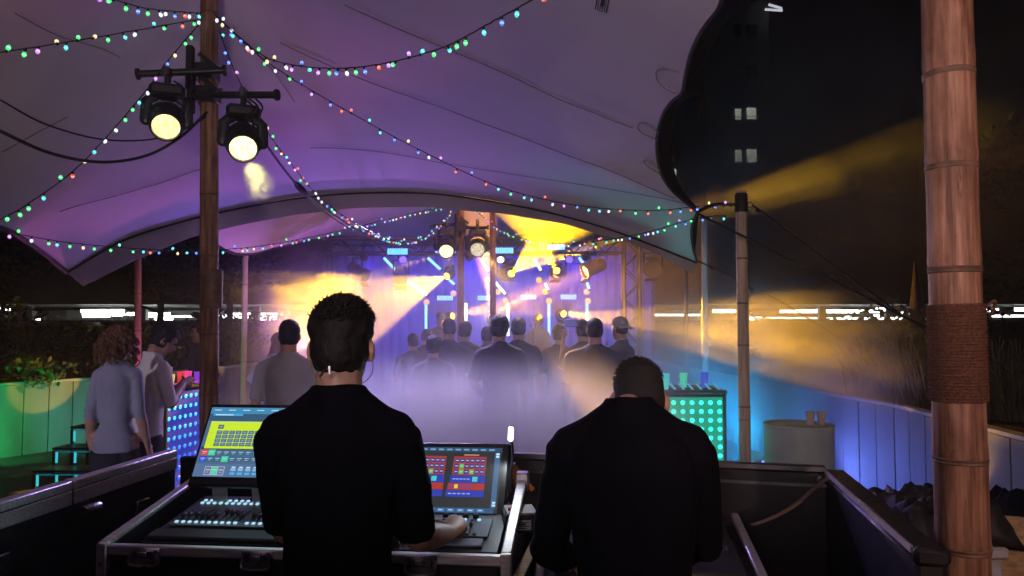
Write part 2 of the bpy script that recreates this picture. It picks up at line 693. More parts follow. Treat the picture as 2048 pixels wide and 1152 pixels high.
smoke('smoke_wisp', (3.2, 11.5, 2.2), (13, 22, 9), 0.34, 0.33, centre=(7.4, 16.5, 5.0), radius=(5.2, 5.4, 3.8), thr=0.49, soft=0.17, base=0.08, step=0.5, edge=0.45, dist=0.3)


# ---------------------------------------------------- tent
def tps(ctrl):
    """thin plate height field z(x, y) through control points"""
    A = np.array(ctrl, float)
    n = len(A)
    d2 = ((A[:, None, :2] - A[None, :, :2]) ** 2).sum(-1)
    K = np.where(d2 > 0, 0.5 * d2 * np.log(np.maximum(d2, 1e-12)), 0) + np.eye(n) * 0.01
    Q = np.c_[np.ones(n), A[:, :2]]
    L = np.block([[K, Q], [Q.T, np.zeros((3, 3))]])
    W = np.linalg.solve(L, np.r_[A[:, 2], 0, 0, 0])

    def f(x, y):
        r2 = (A[:, 0] - x) ** 2 + (A[:, 1] - y) ** 2
        U = np.where(r2 > 0, 0.5 * r2 * np.log(np.maximum(r2, 1e-12)), 0)
        return float(W[:n] @ U + W[n] + W[n + 1] * x + W[n + 2] * y)
    return f


def sheet(boundary, inner, step, rough=0.0):
    """triangulated cloth: boundary is a closed loop of points, inner are further height points"""
    zf = tps([tuple(b) for b in boundary[::2]] + [tuple(p) for p in inner])
    loop = [V((b[0], b[1])) for b in boundary]
    xs = [p.x for p in loop]
    ys = [p.y for p in loop]

    def inside(x, y):
        c = False
        j = len(loop) - 1
        for i in range(len(loop)):
            a, b = loop[i], loop[j]
            if (a.y > y) != (b.y > y) and x < (b.x - a.x) * (y - a.y) / (b.y - a.y) + a.x:
                c = not c
            j = i
        return c
    pts = list(loop)
    y = min(ys)
    row = 0
    while y < max(ys):
        x = min(xs) + (step / 2 if row % 2 else 0)
        while x < max(xs):
            if inside(x, y) and min((V((x, y)) - p).length for p in loop) > step * 0.45:
                pts.append(V((x, y)))
            x += step
        y += step * 0.87
        row += 1
    n = len(loop)
    res = delaunay_2d_cdt(pts, [(i, (i + 1) % n) for i in range(n)], [list(range(n))], 1, 1e-5)
    vv = []
    for p in res[0]:
        k = min(range(n), key=lambda i: (loop[i] - p).length_squared)
        z = boundary[k][2] if (loop[k] - p).length < 1e-4 else zf(p.x, p.y)
        if rough:
            z += rough * noise.noise((p.x * 1.1, p.y * 1.1, 3.1))
        vv.append((p.x, p.y, z))
    return vv, [list(f) for f in res[2]], zf


def strip(name, top, bot, m, parent, sub=1):
    mb = MB()
    n = len(top)
    vs_ = []
    for j in range(sub + 1):
        t = j / sub
        for a, b in zip(top, bot):
            q = V(a).lerp(V(b), t)
            vs_.append(q)
    mb.add(vs_, [(j * n + i, j * n + i + 1, (j + 1) * n + i + 1, (j + 1) * n + i) for j in range(sub) for i in range(n - 1)])
    return mb.build(name, m, parent, True, ang=None)


right_edge = [P(*q) for q in ((1443, -4, 3.4), (1434, 22, 3.5), (1402, 64, 3.7), (1380, 110, 3.95), (1369, 158, 4.2), (1362, 188, 4.4), (1342, 205, 4.55), (1324, 232, 4.75), (1314, 272, 5.05), (1313, 310, 5.3), (1322, 350, 5.65), (1346, 385, 6.05), (1394, 424, 6.55))]
right_edge = crv(right_edge, 3)
corner_dn = crv([P(1394, 424, 6.55), P(1383, 455, 6.9), P(1384, 490, 7.25), P(1393, 524, 7.6)], 4)
hem = crv([P(*q) for q in ((1393, 524, 7.6), (1290, 483, 7.8), (1200, 451, 7.95), (1100, 424, 8.1), (1000, 404, 8.2), (870, 386, 8.25), (740, 384, 8.2), (640, 390, 8.1), (550, 402, 7.9), (405, 431, 7.5), (260, 474, 7.05), (180, 516, 6.75), (133, 545, 6.5))], 5)
left_edge = crv([P(133, 545, 6.5), P(85, 505, 6.0), P(40, 474, 5.55), P(0, 455, 5.2), V((-3.95, 4.4, 2.62)), V((-4.35, 3.2, 2.75)), V((-4.6, 1.0, 2.8))], 4)
back_edge = crv([V((-4.6, 1.0, 2.8)), V((-4.2, -2.0, 2.9)), V((-1.5, -3.4, 3.0)), V((1.2, -2.6, 3.1)), V((1.75, 0.2, 3.35)), V((1.36, 2.15, 3.6)), P(1443, -4, 3.4)], 5)
loop = right_edge[:-1] + corner_dn[:-1] + hem[:-1] + left_edge[:-1] + back_edge[:-1]
PEAK = V((-2.05, 5.02, 4.22))
inner = [tuple(PEAK), (-1.45, 5.05, 3.93), (-2.6, 5.0, 3.9), (-2.05, 5.65, 3.86), (-2.0, 4.4, 3.95), (-0.4, 0.6, 4.3), (-0.3, 3.0, 4.0), (0.3, 5.0, 3.45), (-0.8, 6.6, 3.62), (-3.1, 4.3, 3.35)]
tv, tf, tz = sheet(loop, inner, 0.2, 0.012)
tent = thing('stretch_tent', (-2.05, 5.02, 0), 'pale stretch tent roof with string lights beneath, over the mixing desks', 'tent')
tmb = MB()
tmb.add(tv, tf)
canopy = tmb.build('canopy', M['tent'], tent, True, ang=None)
hem_low = crv([P(*q) for q in ((1386, 547, 7.55), (1285, 496, 7.75), (1200, 468, 7.9), (1100, 443, 8.05), (1000, 428, 8.15), (870, 416, 8.2), (740, 415, 8.15), (640, 424, 8.05), (550, 437, 7.85), (405, 468, 7.45), (275, 520, 7.0), (200, 556, 6.72), (166, 572, 6.5))], 5)
hem_low = [q + V((0, 0, 0.012 * noise.noise((i * .33, 1, 2)))) for i, q in enumerate(hem_low)]
strip('valance', [q + V((0, .004, 0)) for q in hem], hem_low, M['tent_hem'], tent, 3)
MB().tube([q + V((0, -.01, -.012)) for q in hem], 0.010, 6).build('hem_rope', M['rope_black'], tent)
# black scalloped webbing along the right edge
outer_px = [(1560, -4, 3.4), (1510, 22, 3.5), (1452, 64, 3.7), (1424, 110, 3.95), (1404, 158, 4.2), (1399, 200, 4.4), (1372, 214, 4.55), (1354, 236, 4.75), (1345, 274, 5.05), (1345, 312, 5.3), (1350, 352, 5.65), (1366, 390, 6.05), (1400, 430, 6.55)]
outer = crv([P(*q) for q in outer_px], 3)
strip('edge_webbing', [q + V((0, -.006, 0)) for q in right_edge], [q + V((0.0, .02, 0.05)) for q in outer], M['edge_black'], tent, 2)
outer2 = [q + V((0.045 * math.sin(math.pi * min(1, i / 10)) + .01, .0, -0.01)) for i, q in enumerate(corner_dn)]
strip('edge_webbing', [q + V((0, -.006, 0)) for q in corner_dn], outer2, M['edge_black'], tent, 2)
MB().tube([q + V((0, -.015, 0)) for q in right_edge + corner_dn[1:]], 0.012, 6).build('edge_rope', M['rope_black'], tent)
MB().tube([q for q in left_edge], 0.02, 6).build('edge_rope', M['rope_black'], tent)
for tipc in ((1399, 200, 4.4, 1401, 237), (1346, 300, 5.3, 1352, 322)):
    MB().tube(crv([P(tipc[0], tipc[1] - 8, tipc[2]), P((tipc[0] + tipc[3]) / 2 + 3, (tipc[1] + tipc[4]) / 2, tipc[2]), P(tipc[3], tipc[4], tipc[2])], 4), [0.03, 0.03, .028, .026, .024, .022, .02, .018, .014][:9], 8).build('webbing_strap', M['edge_black'], tent)


def on_tent(px, py, off=-0.012):
    """point on the underside of the canopy seen at px, py"""
    lo, hi = 1.5, 9.5
    best = None
    for i in range(400):
        Y = lo + (hi - lo) * i / 399
        q = P(px, py, Y)
        if q.z > tz(q.x, q.y):
            best = q
            break
    if best is None:
        return None
    a, b = best.y - (hi - lo) / 399, best.y
    for _ in range(18):
        mY = (a + b) / 2
        q = P(px, py, mY)
        if q.z > tz(q.x, q.y):
            b = mY
        else:
            a = mY
    q = P(px, py, a)
    return V((q.x, q.y, tz(q.x, q.y) + off))


def seam(pts, wd, name='seam'):
    """flat welded seam lying just under the cloth"""
    out = [on_tent(*q) for q in pts]
    out = [q for q in out if q is not None]
    if len(out) < 2:
        return
    out = crv(out, 8)
    out = [V((q.x, q.y, tz(q.x, q.y) - 0.02)) for q in out]
    MB().tube(out, [(wd, 0.004)] * len(out), 6).build(name, M['tent_seam'], tent)


for s_, wd in (([(690, 4), (820, 62), (960, 120), (1100, 185), (1200, 225), (1265, 250)], .007),
               ([(560, 80), (640, 118), (800, 182), (960, 240), (1120, 300), (1240, 345), (1350, 392)], .006),
               ([(620, 292), (760, 300), (900, 325), (1040, 347), (1180, 368), (1370, 402)], .004),
               ([(4, 298), (70, 262), (135, 228)], .004), ([(120, 418), (220, 390), (320, 362), (400, 334)], .005), ([(470, 60), (540, 130), (590, 200)], .003), ([(30, 20), (130, 70), (240, 110)], .003)):
    seam(s_, wd)
# stitched reinforcement loops beside the right edge
for lp in ([(1358, 140), (1330, 134), (1313, 140), (1316, 158), (1332, 172), (1358, 184)], [(1316, 262), (1296, 246), (1280, 243), (1276, 254), (1290, 266), (1314, 276)], [(1320, 338), (1300, 322), (1287, 318), (1296, 330), (1318, 344)]):
    q = [on_tent(*a) for a in lp]
    q = [a for a in q if a is not None]
    if len(q) > 3:
        q = crv(q, 6)
        MB().tube(q, 0.005, 6).build('reinforcement_loop', M['tent_seam'], tent)
# printed maker's mark on the cloth (only its lower end is in the frame)
lab = MB()
c0 = on_tent(1203, 6)
if c0:
    ux = (on_tent(1223, 8) - on_tent(1183, 4)).normalized()
    uy = (on_tent(1199, 26) - on_tent(1207, -14)).normalized()
    px_ = c0.y / FPX
    def lq(a, b, c, d):
        q = lambda u, v: c0 + ux * (u * px_) + uy * (v * px_) + V((0, 0, -.004))
        lab.quad(q(a, b), q(c, b), q(c, d), q(a, d))
    for a, b, c, d in ((-15, -30, -12, 16), (-9, -30, -7, 18), (8, -30, 10, 22), (13, -30, 16, 25), (-4, -30, 5, 2), (-5, 4, 5, 6), (-5, 8, 5, 10), (-5, 12, -3, 18), (3, 12, 5, 18), (-5, 18, 5, 20)):
        lq(a, b, c, d)
    lab.build('printed_mark', mat('black_print', (0.012, 0.01, 0.012), 0.8), tent, False)

# rear canopy over the stage
rc_loop = crv([V((-3.9, 8.75, 2.95)), V((-2.4, 8.7, 3.42)), V((-0.9, 8.65, 3.62)), V((0.9, 8.7, 3.5)), V((2.2, 8.75, 3.1)), V((1.75, 10.5, 3.35)), V((1.85, 13.0, 3.75)), V((2.0, 16.4, 3.95)), V((0, 16.6, 3.75)), V((-3.4, 16.4, 3.5)), P(640, 478, 13.0), P(560, 493, 11.2), P(470, 506, 9.6), V((-3.9, 8.75, 2.95))], 5)[:-1]
rv, rf, rz = sheet(rc_loop, [(-0.77, 11.0, 4.1), (-0.2, 13.2, 4.0), (-2.2, 10.5, 3.55), (0.9, 10.5, 3.6)], 0.3, 0.015)
tent2 = thing('stage_tent', (-0.77, 11.0, 0), 'purple and orange lit tent roof behind, over the stage', 'tent')
m2 = MB()
m2.add(rv, rf)
m2.build('canopy', M['tent'], tent2, True, ang=None)
MB().tube([V(q) + V((0, 0, -.01)) for q in rc_loop], 0.018, 6, closed=True).build('edge_rope', M['rope_black'], tent2)


# ---------------------------------------------------- bamboo poles
def bamboo(label, base, top, r0, r1, nodes, group='bamboo tent poles', n=20, cap=None, bind=None, skin='bamboo'):
    base, top = V(base), V(top)
    t = thing('bamboo_pole', base, label, 'pole', group)
    d = (top - base)
    L = d.length
    fm = frame(base, d, (0, 1, 0))
    prof = []
    zs = [0.0] + [f * L for f in nodes] + [L]
    k = 0
    for i in range(len(zs) - 1):
        a, b = zs[i], zs[i + 1]
        for u in (0.0, 0.06, 0.3, 0.7, 0.94, 1.0):
            z = a + (b - a) * u
            r = r0 + (r1 - r0) * z / L
            sw = 0.035 * (1 if u in (0.0, 1.0) else 0) + 0.012 * (1 if u in (0.06, .94) else 0)
            prof.append((r * (1 + sw) * (1 + .012 * noise.noise((z * 2, r0 * 90, base.x * 3))), z + (0.0008 * k)))
            k += 1
    mb = MB(fm)
    mb.lathe(prof, n)
    mb.build('culm', M[skin], t)
    for f in nodes:
        z = f * L
        r = r0 + (r1 - r0) * f
        MB(fm).lathe([(r * 1.0, z - r * .16), (r * 1.045, z - r * .1), (r * 1.02, z - r * .02), (r * 1.055, z + r * .06), (r * 1.0, z + r * .14)], n, caps=False).build('node_ring', M['bamboo_dark'], t)
    if cap:
        MB(fm).lathe([(r1 * 1.12, L - cap), (r1 * 1.2, L - cap + .01), (r1 * 1.2, L), (r1 * 1.05, L + .015), (0.001, L + .016)], n, caps=False).build('end_sleeve', M['rubber'], t)
    if bind:
        z0, z1, turns, rr = bind
        pts = []
        for i in range(turns * 20 + 1):
            a = i / 20 * 2 * math.pi
            z = z0 + (z1 - z0) * i / (turns * 20)
            rb = (r0 + (r1 - r0) * z / L) + rr * .75 + rr * .12 * noise.noise((a * .7, z * 9, 0))
            pts.append((rb * math.cos(a), rb * math.sin(a), z + rr * .25 * noise.noise((a * 1.1, 5, z * 4))))
        MB(fm).tube(pts, rr, 7).build('rope_binding', M['rope'], t)
        MB(fm).tube(crv([(r0 * 1.08, -r0 * .3, z1 - rr), (r0 * 1.35, -r0 * .35, z1 + .012), (r0 * 1.5, -r0 * .2, z1 + .002), (r0 * 1.45, 0, z1 - .03)], 5), rr * .9, 7).build('rope_tail', M['rope'], t)
    return t


def base_of(px, py, Y):
    q = P(px, py, Y)
    return V((q.x, Y, 0))


# near pole on the right, rope-bound
pb = P(1927, 1152, 2.2)
pt = P(1893, 0, 2.2)
dirp = (pt - pb).normalized()
b0 = pb - dirp * (pb.z / dirp.z)
t0 = pt + dirp * 0.65
Lp = (t0 - b0).length
zn = lambda py: (P(1900, py, 2.2).z) / Lp
bamboo('thick pinkish bamboo pole wound with brown rope, right of the desks', b0, t0, 0.0725, 0.0675, [0.12, 0.25, zn(1095), zn(918), zn(700), zn(540), zn(335), zn(150), 0.97], n=40, bind=(P(1900, 803, 2.2).z, P(1900, 610, 2.2).z, 31, 0.0054))
# main pole with the two moving heads
b1, t1 = V((P(424, 900, 5.0).x, 5.0, 0)), V((P(417, 0, 5.0).x, 5.0, 4.2))
bamboo('tall bamboo main pole carrying the two nearest moving head lights', b1, t1, 0.064, 0.056, [0.14, 0.3, 0.395, 0.49, 0.52, 0.62, 0.78, 0.92], n=28)
mp = thing('pole_sleeve', P(424, 612, 5.0), 'dark rubber joining sleeve halfway up the main bamboo pole', 'sleeve')
MB(frame(P(423, 617, 5.0), (0, 0, 1))).lathe([(.062, 0), (.071, .004), (.071, .20), (.069, .26), (.062, .264)], 24).build('sleeve', M['bamboo_dark'], mp)
b2 = base_of(1490, 920, 6.7)
bamboo('bamboo corner pole with black cap and guy ropes, right edge of tent', b2, P(1482, 390, 6.7), 0.052, 0.048, [0.13, 0.3, 0.34, 0.53, 0.66, 0.8], n=22, cap=0.16, skin='bamboo_pale')
bamboo('pink lit slim bamboo pole behind the curly haired guest', base_of(281, 680, 9.6), P(276, 506, 9.6), 0.045, 0.04, [0.2, 0.45, 0.62, 0.8], skin='bamboo_pale')
bamboo('slim bamboo pole left of the yellow smoke, lit faint purple', base_of(489, 680, 11.2), P(491, 492, 11.2), 0.045, 0.04, [0.2, 0.4, 0.6, 0.8], skin='bamboo_pale')
bamboo('bamboo pole in front of the stage carrying two small moving heads', V((P(922, 650, 11).x, 11, 0)), V((P(921, 400, 11).x, 11, 4.05)), 0.055, 0.05, [0.15, 0.35, 0.5, 0.66, 0.8])
bamboo('bamboo pole just right of the stage light pole, washed in orange', V((P(987, 650, 12).x, 12, 0)), V((P(985, 400, 12).x, 12, 4.0)), 0.05, 0.048, [0.2, 0.4, 0.6, 0.8])
bamboo('thin bamboo pole standing in haze between stage and capped corner pole', V((P(1409, 650, 9.4).x, 9.4, 0)), P(1408, 446, 9.4), 0.042, 0.038, [0.25, 0.5, 0.75], skin='bamboo_pale')
bamboo('thinnest bamboo pole in haze just left of the hazy one', V((P(1372, 650, 11.5).x, 11.5, 0)), P(1371, 470, 11.5), 0.036, 0.034, [0.25, 0.5, 0.75])


# ---------------------------------------------------- ropes and hanging cables
def rope(name, label, pts, r, cat, group=None, m='rope_black', n=10, extra=None):
    t = thing(name, pts[0], label, cat, group)
    MB().tube(crv(pts, n), r, 7).build('line', M[m], t)
    return t


g = rope('guy_rope', 'black guy rope from tent corner slanting down behind the near pole', [P(1396, 427, 6.55), V((3.4, 6.55, 1.83)), V((5.2, 6.5, 0.9))], 0.011, 'rope', 'tent guy ropes')
g = rope('guy_rope', 'black guy rope from capped pole top slanting down to the right', [P(1506, 411, 6.7), V((3.6, 6.85, 1.82)), V((5.2, 7.0, .8))], 0.009, 'rope', 'tent guy ropes')
MB(frame(P(1500, 410, 6.7), (0, 1, 0))).tube([(.026 * math.cos(a * .5236), .026 * math.sin(a * .5236), 0) for a in range(12)], .006, 6, closed=True).build('ring', M['steel'], g)
MB().ell(P(1516, 421, 6.7), (.022, .022, .022)).build('toggle', M['rubber'], g)
g = rope('guy_rope', 'short guy rope from the low tent corner into the haze', [P(1394, 522, 7.6), P(1425, 535, 7.7), P(1475, 560, 7.9), P(1560, 602, 8.3), P(1700, 690, 8.6)], 0.008, 'rope', 'tent guy ropes')
MB().ell(P(1425, 536, 7.68), (.025, .025, .025)).build('toggle', M['rubber'], g)
g = rope('corner_strap', 'chain strap tying the tent corner to the capped pole', [P(1394, 424, 6.55), P(1430, 409, 6.6), P(1470, 409, 6.68)], 0.016, 'strap')
for q in (1447, 1462):
    MB(frame(P(q, 409, 6.63), (0, 1, 0))).tube([(.022 * math.cos(a * .5236), .018 * math.sin(a * .5236), 0) for a in range(12)], .0055, 6, closed=True).build('chain_link', M['steel'], g)
rope('power_cable', 'thin black cable sagging from the left to the main pole', [P(-60, 170, 3.6), P(0, 200, 3.9), P(90, 248, 4.2), P(200, 278, 4.5), P(300, 279, 4.7), P(370, 258, 4.85), P(412, 232, 4.92)], 0.0055, 'cable', 'hanging power cables', 'cable')
rope('power_cable', 'thick black cable drooping below the left moving head', [P(-60, 232, 3.5), P(0, 262, 3.8), P(100, 306, 4.1), P(200, 324, 4.4), P(290, 312, 4.6), P(360, 275, 4.8), P(414, 224, 4.93)], 0.0095, 'cable', 'hanging power cables', 'cable')
g = rope('power_cable', 'black cable with inline connector running from right moving head to stage', [P(515, 255, 5.0), P(540, 300, 5.3), P(600, 376, 6.0), P(660, 424, 7.0), P(740, 470, 8.6), P(830, 490, 11.0), P(905, 500, 13.0)], 0.009, 'cable', 'hanging power cables', 'cable')
MB().tube([P(590, 365, 5.92), P(597, 372, 5.96), P(606, 382, 6.06), P(614, 390, 6.15)], [.014, .028, .028, .014], 10).build('connector', M['rubber'], g)
rope('power_cable', 'second cable strung beside the one with the connector', [P(606, 384, 6.05), P(650, 425, 7.1), P(725, 470, 8.8), P(800, 492, 11.0), P(850, 500, 13.0)], 0.006, 'cable', 'hanging power cables', 'cable')

# ---------------------------------------------------- planters with boards
def planter(label, pts, h, boardw, soil_side):
    t = thing('planter', (pts[0][0], pts[0][1], 0), label, 'planter')
    widths = [boardw]
    for i in range(len(pts) - 1):
        a, b = V((*pts[i], 0)), V((*pts[i + 1], 0))
        d = b - a
        L = d.length
        d.normalize()
        nrm = V((-d.y, d.x, 0)) * soil_side
        nb = max(1, round(L / boardw))
        bw = L / nb
        for k in range(nb):
            p = a + d * (bw * (k + .5))
            me_off = random.uniform(-.004, .004)
            MB().bbox(p + V((0, 0, h / 2)) + nrm * me_off, (bw - 0.012, 0.04, h), 0.004, Matrix((d, nrm, V((0, 0, 1)))).transposed()).build('board', M['concrete'], t)
        MB().box((a + b) / 2 + nrm * 0.05 + V((0, 0, h * .48)), (L, 0.03, h * .92), Matrix((d, nrm, V((0, 0, 1)))).transposed()).build('backing', M['dark_panel'], t)
        MB().bbox((a + b) / 2 + nrm * 0.03 + V((0, 0, h + .02)), (L + .03, 0.10, 0.036), 0.005, Matrix((d, nrm, V((0, 0, 1)))).transposed()).build('coping', M['coping'], t)
        q = [a + nrm * .06, b + nrm * .06, b + nrm * 3.0, a + nrm * 3.0]
        MB().quad(*[V((c.x, c.y, h - .03 - .004 * i)) for c in q]).build('soil', M['soil'], t)
    return t


planter('board clad planter wall on the left, washed in green light', [(-9.4, 6.2), (-6.65, 9.6), (-6.0, 10.7), (-5.2, 13.7), (-5.0, 17)], 0.93, 0.31, 1)
planter('board clad planter wall on the right, washed in blue light', [(3.4, 2.6), (3.47, 4.9), (3.66, 7.1), (3.45, 9.2), (3.2, 11.5), (3.0, 16)], 0.93, 0.30, -1)

# ---------------------------------------------------- background buildings
garage = thing('parking_garage', (0, 40, 0), 'long low parking garage with a lit open deck behind everything', 'building')
gz0, gz1 = 1.93, 2.74
MB().box((0, 46, gz0 / 2 - .1), (120, 12, gz0 - .2 + .2)).build('lower_wall', M['facade'], garage, False)
MB().box((0, 46, gz0 + .02), (120, 13, 0.06)).build('deck_slab', M['facade2'], garage, False)
MB().box((0, 46.2, gz1 + 2.6), (120, 12.4, 5.0)).build('upper_wall', M['facade'], garage, False)
MB().box((0, 51.8, (gz0 + gz1) / 2 + .04), (119, 0.2, gz1 - gz0 - .06)).build('back_wall', mat('garage_back_wall', (0.55, 0.56, 0.5), 0.8, var=.2, scale=.5), garage, False)
for x in np.arange(-45, 46, 6.2):
    MB().box((float(x), 40.6, (gz0 + gz1) / 2 + .03), (0.35, 0.35, gz1 - gz0 - .04)).build('column', M['facade2'], garage, False)
tubeg = glow('garage_tube', (0.9, 1.0, 0.93), 14.0)
tubeg2 = glow('garage_tube_soft', (0.88, 1.0, 0.9), 7.0)
for a, b, y, q, k in ((-30, 20, 618, 40.5, 0), (35, 190, 656, 40.8, 2), (163, 248, 622, 40.8, 0), (166, 220, 633, 44, 1), (255, 340, 628, 43, 0), (285, 378, 633, 46, 1), (310, 345, 637, 41, 0), (447, 485, 633, 42, 0), (495, 580, 634, 43, 1), (520, 560, 637, 41, 0), (660, 700, 640, 46, 1),
                   (1412, 1470, 622, 41, 0), (1500, 1520, 637, 41, 0), (1590, 1680, 622, 41, 0), (1700, 1725, 623, 44, 0), (1735, 1760, 624, 46, 1), (1752, 1770, 619, 40.6, 0), (1690, 1705, 634, 42, 1), (1748, 1775, 631, 45, 1), (1782, 1830, 636, 41, 1), (1970, 1996, 620, 41, 0), (2030, 2060, 619, 41, 0), (1790, 1828, 626, 47, 1), (225, 245, 629, 41, 0), (60, 80, 642, 43, 1), (600, 640, 634, 44, 1), (1560, 1745, 623, 42, 0), (1500, 1640, 636, 45, 1), (1650, 1850, 637, 43, 1), (1985, 2060, 632, 44, 1), (1300, 1400, 630, 45, 1), (165, 250, 629, 45, 1), (380, 445, 633, 45, 1), (455, 580, 628, 45, 1)):
    c = P((a + b) / 2, y, q)
    if k == 2:
        continue
    c.z = min(max(c.z, gz0 + .1), gz1 - .06)
    MB().bbox(c, ((b - a) / FPX * q, 0.12, 0.12 if k else .17), 0.01).build('light_tube', tubeg2 if k else tubeg, garage, False)

for gx_ in (-14, 16):
    l = bpy.data.lights.new('garage_glow', 'AREA')
    l.shape = 'RECTANGLE'
    l.size, l.size_y, l.energy, l.color = 26, 3, 700, (.9, 1, .9)
    o = bpy.data.objects.new('garage_glow', l)
    COL.objects.link(o)
    attach(o, garage, Matrix.Translation((gx_, 45, gz1 - .12)))

van = thing('white_van', P(112, 650, 37), 'white van roof showing over the hedge at the far left', 'van')
vc = P(112, 653, 37)
MB().bbox(V((vc.x, 37, 1.15)), (3.9, 1.8, 1.45), 0.18).build('body', mat('van_paint', (0.7, 0.68, 0.7), 0.35), van)
for s_ in (-1.25, 1.25):
    MB(frame((vc.x + s_, 36.1, 0.33), (0, 1, 0))).lathe([(.33, -.1), (.33, .1)], 16).build('wheel', M['rubber'], van)
MB().box(V((vc.x - .3, 36.09, 1.4)), (2.9, .02, .45)).build('side_window', M['dark_glass'], van, False)

tower = thing('office_tower', P(1475, 650, 62), 'tall dark tower block with four lit windows, right background', 'building')
xa, xb = P(1412, 300, 62).x, P(1542, 300, 62).x
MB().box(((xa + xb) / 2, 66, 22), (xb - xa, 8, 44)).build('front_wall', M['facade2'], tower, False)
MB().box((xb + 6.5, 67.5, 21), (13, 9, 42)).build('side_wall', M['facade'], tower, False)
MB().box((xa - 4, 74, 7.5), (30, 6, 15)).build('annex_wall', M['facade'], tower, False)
lit = glow('lit_window', (0.86, 1.0, 0.8), 0.62)
lit2 = glow('lit_window_bright', (0.95, 1.0, 0.85), 0.9)
blind = mat('window_blind', (0.5, 0.5, 0.45), 0.8)
def tower_window(px0, py0, px1, py1, m, Yw=61.93):
    a, b = P(px0, py0, Yw), P(px1, py1, Yw)
    o = MB().box((a + b) / 2, (b.x - a.x, 0.05, a.z - b.z)).build('window', m, tower, False)
    w_ = 0.06
    fm = MB()
    for q in (((a.x + b.x) / 2, Yw - .03, a.z, b.x - a.x + .1, w_), ((a.x + b.x) / 2, Yw - .03, b.z, b.x - a.x + .1, w_)):
        fm.box(q[:3], (q[3], .06, q[4]))
    for x in (a.x, b.x):
        fm.box((x, Yw - .03, (a.z + b.z) / 2), (w_, .06, a.z - b.z - .07))
    fm.build('frame', M['facade'], o, False)
    return o
for q in ((1469, 217, 1483, 240, lit), (1492, 215, 1513, 239, lit2), (1469, 299, 1484, 324, lit), (1492, 298, 1514, 325, lit2), (1469, 132, 1484, 156, M['dark_glass']), (1492, 132, 1514, 156, M['dark_glass']), (1469, 380, 1484, 404, M['dark_glass']), (1492, 380, 1514, 404, M['dark_glass']), (1469, 50, 1484, 74, M['dark_glass']), (1492, 50, 1514, 74, M['dark_glass'])):
    o = tower_window(*q)
    if q[4] in (lit, lit2):
        a, b = P(q[0], q[1], 61.88), P(q[2], q[3], 61.88)
        MB().box(((a.x + b.x) / 2, 61.89, b.z + (a.z - b.z) * .25), (b.x - a.x - .1, .02, .05)).build('blind_rail', blind, o, False)
for q in ((1347, 338, 1353, 352, lit), (1369, 379, 1373, 392, lit2)):
    tower_window(*q, Yw=70.9)
lampy = glow('yellow_wall_lamp', (0.75, 0.8, 0.12), 2.2)
wl = thing('wall_lamp', P(1385, 332, 70.8), 'small yellow wall lamp glowing beside the dark tower', 'lamp')
MB().ell(P(1385, 333, 70.7), (.16, .12, .55), Matrix.Rotation(.25, 3, 'Y')).build('globe', lampy, wl)
MB().bar(P(1388, 320, 70.9), P(1389, 305, 70.9), .06, .06).build('bracket', M['black_metal'], wl)
for k, (a, b, ya, yb) in enumerate(((1537, 1564, 9, 17), (1530, 1565, 19, 21))):
    s_ = thing('strip_lamp', P(a, ya, 60), ['upper', 'lower'][k] + ' of two white strip lamps high on the tower', 'lamp', 'tower strip lamps')
    MB().bar(P(a, ya, 60.9), P(b, yb, 60.9), .12, .16).build('tube', glow('strip_tube', (.85, .88, 1), .7), s_, False)
    MB().bar(P(a, ya - 4, 61.1), P(b, yb - 4, 61.1), .2, .12).build('housing', M['facade'], s_, False)


# ---------------------------------------------------- vegetation
def leaf_cloud(mb, c, r, n, size, seed, shell=.35, flat=1.0):
    rnd = random.Random(seed)
    for _ in range(n):
        while True:
            d = V((rnd.uniform(-1, 1), rnd.uniform(-1, 1), rnd.uniform(-1, 1)))
            if .05 < d.length < 1:
                break
        d = d.normalized() * (shell + (1 - shell) * rnd.random() ** .5)
        bump_ = 1 + .35 * noise.noise((d.x * 2.2 + seed, d.y * 2.2, d.z * 2.2))
        p = V(c) + V((d.x * r[0], d.y * r[1], d.z * r[2])) * bump_
        s_ = size * rnd.uniform(.6, 1.3)
        ax = V((rnd.uniform(-1, 1), rnd.uniform(-1, 1), rnd.uniform(-.6, .9))).normalized()
        sd = ax.orthogonal().normalized()
        sd = Quaternion(ax, rnd.uniform(0, 6.28)) @ sd
        nn = ax.cross(sd)
        mb.add([p, p + ax * s_ * .5 + sd * s_ * .28 + nn * s_ * .06, p + ax * s_, p + ax * s_ * .5 - sd * s_ * .28 + nn * s_ * .06], [(0, 1, 2, 3)])


def shrub(label, c, r, n, size, seed, m='leaf_dark', group='planter shrubs'):
    t = thing('shrub', (c[0], c[1], c[2] - r[2]), label, 'shrub', group)
    mb = MB()
    rnd = random.Random(seed)
    for k in range(6):
        cc = V(c) + V((rnd.uniform(-.6, .6) * r[0], rnd.uniform(-.5, .5) * r[1], rnd.uniform(-.35, .35) * r[2]))
        leaf_cloud(mb, cc, [a * .62 for a in r], n // 6, size, seed + k)
    f = mb.build('foliage', M[m], t, False)
    f['kind'] = 'stuff'
    st = MB()
    for k in range(5):
        a = rnd.uniform(0, 6.28)
        st.tube(crv([V((c[0], c[1], c[2] - r[2] - .1)), V(c) + V((math.cos(a) * r[0] * .3, math.sin(a) * r[1] * .3, -.2 * r[2])), V(c) + V((math.cos(a) * r[0] * .6, math.sin(a) * r[1] * .6, .5 * r[2]))], 3), [.02, .018, .016, .014, .012, .01, .008], 5)
    st.build('stem', M['bark'], t)
    return t


